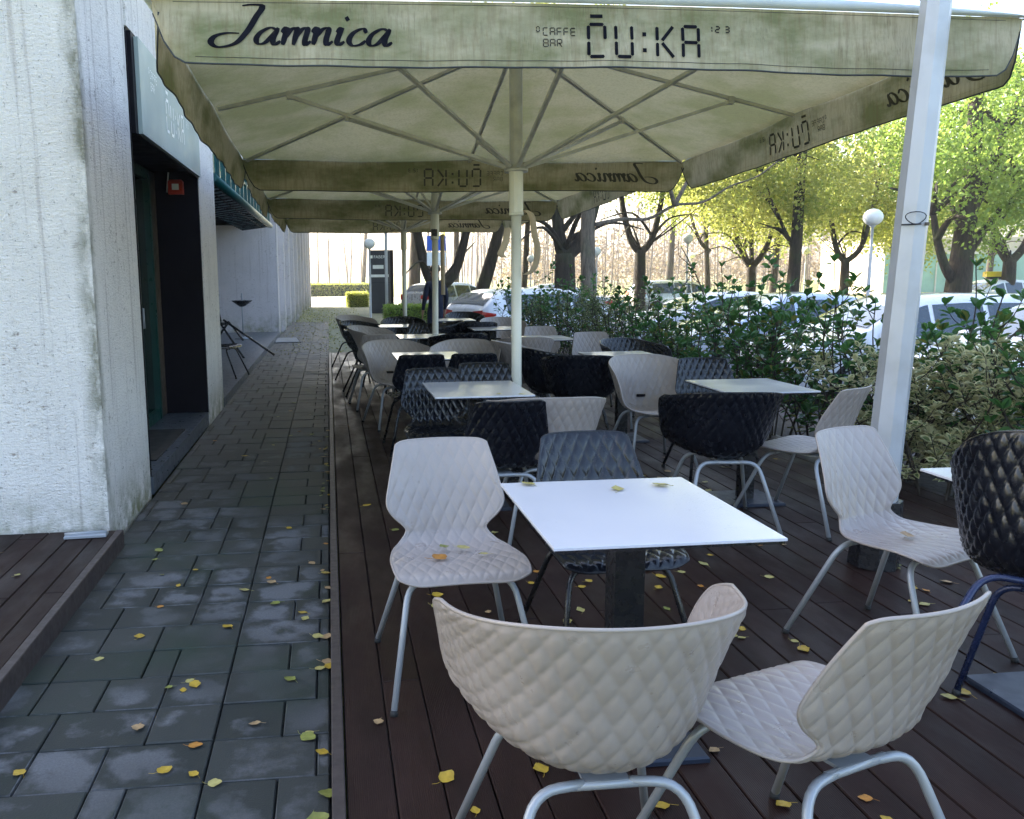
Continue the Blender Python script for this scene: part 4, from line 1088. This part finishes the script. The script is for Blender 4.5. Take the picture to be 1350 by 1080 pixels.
# ------------------------------------------------------------------ hedge shrubs
def shrub_mesh(kind, seed):
    r_ = np.random.default_rng(seed); rr = random.Random(seed)
    stems = []; nodes = []
    ns = 13 if kind != 'var' else 12
    for i in range(ns):
        bx, by = rr.uniform(-.28, .28), rr.uniform(-.34, .34); h = rr.uniform(.72, 1.10)*{'lau': 1.0, 'small': 1.02, 'var': .86}[kind]
        if kind == 'lau' and i < 3: h += rr.uniform(.22, .42)
        tx_, ty_ = bx*1.6+rr.uniform(-.12, .12), by*1.5+rr.uniform(-.15, .15)
        P = smooth([(bx*.5, by*.6, 0), (bx, by, h*.4), (tx_, ty_, h*.75), (tx_+rr.uniform(-.05, .05), ty_+rr.uniform(-.05, .05), h)], 6)
        stems.append((P, .008)); nodes.append(P)
        for b in range(6 if kind != 'var' else 7):
            k = rr.randint(3, len(P)-3); a = rr.random()*6.28; L = rr.uniform(.12, .34); p = P[k]
            Q = smooth([p, p+np.array([math.cos(a)*L*.5, math.sin(a)*L*.5, L*.35]), p+np.array([math.cos(a)*L*.8, math.sin(a)*L*.8, L*.9])], 4)
            stems.append((Q, .004)); nodes.append(Q)
    mb = MB()
    for P, r in stems: mb.tube([tuple(p) for p in P], [r*(1-.6*i/len(P)) for i in range(len(P))], 5, cap=False)
    per = {'lau': 7, 'small': 22, 'var': 26}[kind]; size = {'lau': .076, 'small': .036, 'var': .062}[kind]
    pos = []; dirs = []
    for P in nodes:
        for k in range(per):
            t_ = rr.uniform(.12, 1)**.8*(len(P)-1); i = int(t_); f = t_-i; p = P[i]*(1-f)+P[min(i+1, len(P)-1)]*f
            a = rr.random()*6.28; el = rr.uniform(-.25, .75)
            d = np.array([math.cos(a)*math.cos(el), math.sin(a)*math.cos(el), math.sin(el)])
            pos.append(p+d*size*.6); dirs.append(d)
        if kind != 'small':
            for k in range(4):
                a = rr.random()*6.28; d = np.array([math.cos(a)*.55, math.sin(a)*.55, .8]); d /= np.linalg.norm(d); pos.append(P[-1]+d*size*.45); dirs.append(d)
    pos = np.array(pos); d = np.array(dirs); n = len(pos)
    s_ = np.cross(d, np.array([0, 0, 1.0])+r_.normal(0, .35, (n, 3))); s_ /= np.linalg.norm(s_, axis=1, keepdims=True)
    nn = np.cross(s_, d); sz = size*r_.uniform(.65, 1.25, (n, 1)); wd = {'lau': .50, 'small': .5, 'var': .46}[kind]
    a = pos-d*sz*.5; e = pos+d*sz*.5-nn*sz*.1
    m1 = pos-d*sz*.12; m2 = pos+d*sz*.22-nn*sz*.02
    L1 = m1+s_*sz*wd*.5+nn*sz*.10; L2 = m2+s_*sz*wd*.42+nn*sz*.08; R1 = m1-s_*sz*wd*.5+nn*sz*.10; R2 = m2-s_*sz*wd*.42+nn*sz*.08
    Q = [np.stack(q, 1) for q in ((a, L1, L2, e), (a, e, R2, R1))]
    if kind == 'var':
        up_ = nn*.0015
        def sh(x, c, k): return c+(x-c)*k+up_
        c = pos
        q2 = [np.stack([sh(x, c, .62) for x in q], 1) for q in ((a, L1, L2, e), (a, e, R2, R1))]
        V = np.concatenate(Q+q2).reshape(-1, 3); mi = np.r_[np.ones(2*n), np.zeros(2*n)]
        rn = r_.random((n, 3)); rn = np.concatenate([rn]*4)
        return mb, quads_mesh('foliage', V, [M['leaf_var'], M['leaf_cream']], mi, rn)
    V = np.concatenate(Q).reshape(-1, 3); rn = r_.random((n, 3)); rn = np.concatenate([rn]*2)
    return mb, quads_mesh('foliage', V, M['leaf_lau'] if kind == 'lau' else M['leaf_small'], None, rn)
SH = {}
for kind, sd_ in (('lau', 21), ('lau', 22), ('lau', 23), ('small', 24), ('small', 25), ('var', 26)):
    mb, fol = shrub_mesh(kind, sd_); SH.setdefault(kind, []).append((mb.mesh('stems', M['bark']), fol))
def shrub(kind, i, x, y, s, rz, lab):
    t = empty('variegated_shrub' if kind == 'var' else 'hedge_shrub', (x, y, -.06), rz, lab, 'shrub', 'shrubs of the hedge beside the terrace' if kind != 'var' else None)
    st, fol = SH[kind][i % len(SH[kind])]; link('stems', st, t); link('foliage', fol, t); t.scale = (1.1, 1.1, s*.95)
shrubs = [('lau',0,4.30,4.45,1.12,'laurel shrub at the right edge of the photo above the black armchair'),
 ('var',0,3.98,5.20,1.16,'cream edged variegated shrub right of the tall lamp post'),
 ('lau',1,4.55,6.1,1.08,'laurel shrub rising behind the variegated shrub in front of the pale cars'),
 ('lau',1,4.05,6.75,1.12,'laurel shrub directly left of the tall grey post'),
 ('lau',2,3.95,7.4,1.15,'laurel shrub with tall shoots behind the beige chair turned left'),
 ('lau',0,4.1,8.1,1.12,'leafy laurel shrub behind the wet table, third left of the lamp post'),
 ('lau',1,3.9,8.9,1.10,'laurel shrub with a bare twig rising above it'),
 ('lau',2,4.05,9.7,1.12,'laurel shrub above the black chair against the hedge'),
 ('lau',0,3.95,10.5,1.08,'dark laurel shrub above the beige armchair with the slot'),
 ('small',0,3.95,11.4,1.18,'fine leaved shrub beginning the lighter part of the hedge'),
 ('small',1,4.0,12.3,1.22,'tall fine leaved shrub in the lighter part of the hedge'),
 ('small',0,3.9,13.2,1.18,'fine leaved shrub below the Y forked tree'),
 ('lau',1,4.05,14.0,1.12,'dark glossy shrub below the pale ridged trunk'),
 ('small',1,3.9,14.8,1.15,'yellow green fine leaved shrub in the far half of the hedge'),
 ('lau',2,3.95,15.6,1.15,'dark glossy shrub with upright shoots right of the first umbrella pole'),
 ('lau',0,3.9,16.5,1.15,'farthest glossy shrub of the hedge beside the white hatchback')]
shrubs += [('var',0,4.02,5.85,1.10,'cream edged variegated shrub just behind the tall grey post'), ('lau',2,4.62,5.3,1.10,'laurel with large leaves at the right edge in front of the bonnet')]
for i, (k, v, x, y, s, lab) in enumerate(shrubs): shrub(k, v, x, y, s, i*1.7, lab)
# bare twig
m = MB(); P = [(4.0,8.9,.7),(3.95,8.9,1.15),(3.80,8.85,1.45),(3.62,8.8,1.72)]
m.tube([tuple(p) for p in smooth(P, 5)], [.012-.0005*i for i in range(16)], 6)
for q in (5, 8, 11):
    b = smooth(P, 5)[q]; m.tube([tuple(b), (b[0]-.15, b[1], b[2]+.12), (b[0]-.16, b[1], b[2]+.3)], [.005, .004, .002], 5)
tag(m.build('bare_branch', M['bark_far']), 'bare grey branch sticking up out of the laurel hedge', 'branch')
m = MB()
for q in range(5):
    m.tube([(4.05+.05*q,4.9,1.0+.03*q),(4.25+.04*q,4.95,1.12+.05*q),(4.45+.1*q,5.0,1.22+.07*q),(4.62+.08*q,5.0,1.26+.1*q)], [.006,.005,.003,.002], 5)
    m.tube([(4.3+.06*q,4.95,1.15+.05*q),(4.45,4.95,1.16+.03*q)], [.004,.002], 4)
tag(m.build('bare_branch', M['bark_far']), 'bare twigs above the variegated shrub in front of the pale cars', 'branch')
# low clipped hedge + hedge in the distance
def clipped(name, x0, x1, y0, y1, z0, z1, n, lab, mat, size=.05, grp=None):
    r_ = np.random.default_rng(int(x0*10+y0)); C = []
    for k in range(n):
        f = r_.integers(0, 3); p = [r_.uniform(x0, x1), r_.uniform(y0, y1), r_.uniform(z0, z1)]
        if f == 0: p[2] = z1
        if f == 1: p[1] = y0
        if f == 2: p[0] = r_.choice([x0, x1])
        C.append(p)
    V = leaf_cloud(n, size, np.array(C), .03, r_, .6, 0)
    t = empty(name, ((x0+x1)/2, (y0+y1)/2, z0), 0, lab, 'hedge', grp)
    V -= np.array([(x0+x1)/2, (y0+y1)/2, z0])
    link('foliage', quads_mesh('foliage', V, mat), t)
    m = MB(); hx, hy = (x1-x0)/2-.06, (y1-y0)/2-.06; m.box(-hx, hx, -hy, hy, 0, z1-z0-.06); m.build('core', simple('hedge_core', (.02,.035,.012), 1), t)
clipped('clipped_hedge', 1.7, 3.35, 26, 27.2, -.12, .50, 9000, 'low clipped dark green hedge block right of the totem', M['leaf_grn'], .055)
clipped('clipped_hedge', .9, 1.9, 43, 44.5, -.12, .55, 4000, 'small yellow green hedge left of the totem in the sun', M['leaf_yel'], .08)
clipped('clipped_hedge', -3.5, 4.5, 67, 68.5, -.4, .75, 9000, 'long low hedge across the far end of the sunlit road', M['leaf_yel'], .12)

# ------------------------------------------------------------------ person
def person():
    t = empty('person', (2.13, 17.6, -.12), R(200), 'person in a navy jacket and dark trousers standing behind the second umbrella pole', 'person')
    bm_v = []; bm_e = []; rad = []
    def add(p, r, par=None):
        bm_v.append(p); rad.append(r); i = len(bm_v)-1
        if par is not None: bm_e.append((par, i))
        return i
    pel = add((0,0,.93), .15); ab = add((0,.01,1.08), .135, pel); ch_ = add((0,.0,1.27), .16, ab); nk0 = add((0,.01,1.42), .085, ch_); nk = add((0,-.01,1.50), .055, nk0)
    hd0 = add((0,-.025,1.58), .078, nk); hd = add((0,-.02,1.66), .092, hd0); add((0,-.005,1.735), .062, hd)
    nose = add((0,-.125,1.625), .012, hd0)
    for s in (-1, 1):
        sh = add((.17*s,.0,1.37), .075, ch_); el = add((.245*s,.02,1.10), .052, sh); wr = add((.25*s,-.06,.86), .032, el); pm = add((.25*s,-.075,.80), .034, wr)
        for j, (dx, L) in enumerate(((-.022,.07),(-.007,.08),(.008,.075),(.022,.06))):
            f1 = add((.25*s+dx*.3,-.085+dx,.755), .0095, pm); f2 = add((.25*s+dx*.2,-.095+dx,.755-L*.5), .0085, f1); add((.245*s,-.085+dx,.755-L), .007, f2)
        th1 = add((.235*s,-.115,.79), .011, pm); add((.23*s,-.13,.745), .009, th1)
        hp = add((.095*s,0,.86), .095, pel); kn = add((.105*s,-.02,.50), .063, hp); an = add((.11*s,.03,.10), .045, kn); heel = add((.11*s,.045,.045), .042, an); add((.125*s,-.14,.035), .034, heel)
        add((.088*s,-.02,1.63), .012, hd)
    me = bpy.data.meshes.new('body'); me.from_pydata(bm_v, bm_e, []); o = link('body', me, t)
    md = o.modifiers.new('skin', 'SKIN'); me.skin_vertices[0].data[0].use_root = True
    for i, r_ in enumerate(rad): me.skin_vertices[0].data[i].radius = (r_, r_*(.75 if i in (0,1,2) else 1))
    sb = o.modifiers.new('sub', 'SUBSURF'); sb.levels = 2; sb.render_levels = 2
    dg = bpy.context.evaluated_depsgraph_get(); dg.update()
    nm = bpy.data.meshes.new_from_object(o.evaluated_get(dg)); o.modifiers.clear(); o.data = nm
    nm.materials.clear()
    for k in ('skin', 'navy_cloth', 'jeans', 'rubber'): nm.materials.append(M[k])
    for p in nm.polygons:
        p.use_smooth = True; c = p.center
        p.material_index = 3 if c.z < .09 else 2 if (c.z < .88 and abs(c.x) < .20) else (1 if (c.z < 1.475 and not (c.z < .86 and abs(c.x) > .2)) else 0)
    h = MB(); rows = []
    for i in range(9):
        ph = i/8*R(112); rows.append([(.103*math.sin(ph)*math.cos(a), .0+.108*math.sin(ph)*math.sin(a)+.012, 1.675+.105*math.cos(ph)) for a in np.linspace(-.55, math.pi+.55, 20)])
    h.grid(rows, 0, True); h.build('hair', M['hair'], t)
    for s in (-1, 1):
        e = MB(); e.lathe([(.0,-.008),(.008,-.004),(.008,.004),(0,.008)], n=8); eo = e.build('eye', M['white_letter'], t); eo.location = (.032*s, -.108, 1.65)
    mo = MB(); mo.tube([(-.022,-.108,1.575),(0,-.114,1.574),(.022,-.108,1.575)], .004, 5); mo.build('mouth', M['red'], t)
person()

# ------------------------------------------------------------------ fallen leaves
def leaf_mesh(mat, seed, L=.055):
    r_ = random.Random(seed); m = MB(); n = 7; rows = []
    curl = r_.uniform(.1, .5); tw = r_.uniform(-.4, .4)
    for i in range(n):
        t_ = i/(n-1); w_ = L*.42*math.sin(math.pi*min(t_*.93+.04, 1))**.75*(1.25-.55*t_)*(1+.12*math.sin(i*2.3+seed)); x = (t_-.5)*L
        z = .003+curl*L*.35*(t_-.5)**2*2
        rows.append([(x, -w_, z+.35*w_*curl+tw*x*.15), (x, 0, z), (x, w_, z+.3*w_*curl+.003)])
    m.grid(rows, 0, True)
    m.tube([(-L*.5, 0, .003+curl*L*.15), (-L*.75, .1*L, .004), (-L*.95, .25*L, .006)], .0008, 4)
    return m.mesh('fallen_leaf', mat)
LM = [(leaf_mesh(LEAFM[k], k*7+j), k) for k in range(5) for j in range(2)]
CN = ['yellow', 'pale yellow', 'orange', 'green', 'tan']
rl = random.Random(77)
def fallen(x, y, z, where, grp, s=None, k=None):
    me, c = rl.choice([q for q in LM if (k is None or q[1] == k)])
    o = link('fallen_leaf', me, None, (x, y, z)); s = s or rl.uniform(.5, 1.0)
    o.scale = (s, s, s); o.rotation_euler = (rl.uniform(-.12, .12), rl.uniform(-.12, .12), rl.uniform(0, 6.28))
    tag(o, '%s fallen leaf on %s' % (CN[c], where), 'leaf', '%s leaves %s' % (CN[c], grp))
for i in range(58):     # against the kerb
    y = 1.1+rl.random()**1.7*8; fallen(-.035-abs(rl.gauss(0, .035)), y, -.094, 'the pavers against the deck kerb', 'along the kerb', rl.uniform(.7, 1.15) if y < 4 else None)
for i in range(52): fallen(rl.uniform(-1.15, -.1), 1.9+rl.random()**1.3*9, -.096, 'the open grey pavers', 'on the pavers')
for i in range(92):
    x, y = rl.uniform(.1, 3.6), 1.6+rl.random()**1.2*5.2
    fallen(x, y, .002, 'the dark brown deck boards', 'on the deck', rl.uniform(.55, 1.05), rl.choice([0,1,1,0,4,3]))
for i in range(54): fallen(rl.uniform(.9, 3.0), rl.uniform(1.3, 4.4), .002, 'the dark brown deck boards', 'on the deck', rl.uniform(.5, .95), rl.choice([0,1,1,2,4]))
for i in range(7): fallen(rl.uniform(-2.2, -1.3), rl.uniform(3.6, 4.9), .002, 'the dark boards by the front pier', 'on the boards by the wall')
for x, y, s in ((.66,2.86,1.0),(.94,2.75,.9),(1.10,2.78,1.1),(1.0,5.1,.8),(1.12,5.06,.8)): fallen(x, y, .752, 'a white tabletop', 'on tables', s, 1)
for x, y, s, k in ((.37,2.98,1.2,2),(.47,3.08,.9,1),(.40,3.10,.8,3),(.53,3.0,.7,1)): fallen(x, y, .463, 'the seat of the beige chair left of the nearest table', 'on the left beige seat', s, k)
for x, y, s in ((2.17,3.0,1.1),): fallen(x, y, .464, 'the seat of the beige chair by the lamp post', 'on the right beige seat', s, 4)
# leaf litter at the far end of the path
n = 5000; rr = np.random.default_rng(8)
C = np.stack([rr.uniform(-1.15, 1.2, n), rr.uniform(17.5, 42, n), np.full(n, -.11)], 1); C = C[(rr.random(n) < np.clip(1.3-np.abs(C[:,0]+1.1)*.7, .25, 1))]
V = leaf_cloud(len(C), .055, C, .01, rr, .7, 0); V[:,2] = np.clip(V[:,2], -.118, -.08)
o = link('leaf_litter', quads_mesh('leaf_litter', V, m_leaf('leaf_litter', (.30,.32,.12), (.42,.38,.16), .2, .7))); o['kind'] = 'stuff'; o['label'] = 'scattered small leaves covering the far end of the path'

# ------------------------------------------------------------------ air
g = MB(); g.box(-60, 160, -25, 320, -2.2, 30)
hm = bpy.data.materials.new('haze'); hm.use_nodes = True; hn = hm.node_tree; hn.nodes.remove(hn.nodes['Principled BSDF'])
pv = hn.nodes.new('ShaderNodeVolumePrincipled'); pv.inputs['Color'].default_value = (.95,.96,1,1); pv.inputs['Density'].default_value = .0009; pv.inputs['Anisotropy'].default_value = .35
hn.links.new(pv.outputs[0], hn.nodes['Material Output'].inputs['Volume'])
hz = g.build('haze', hm); hz['kind'] = 'stuff'; hz['label'] = 'pale backlit autumn haze'
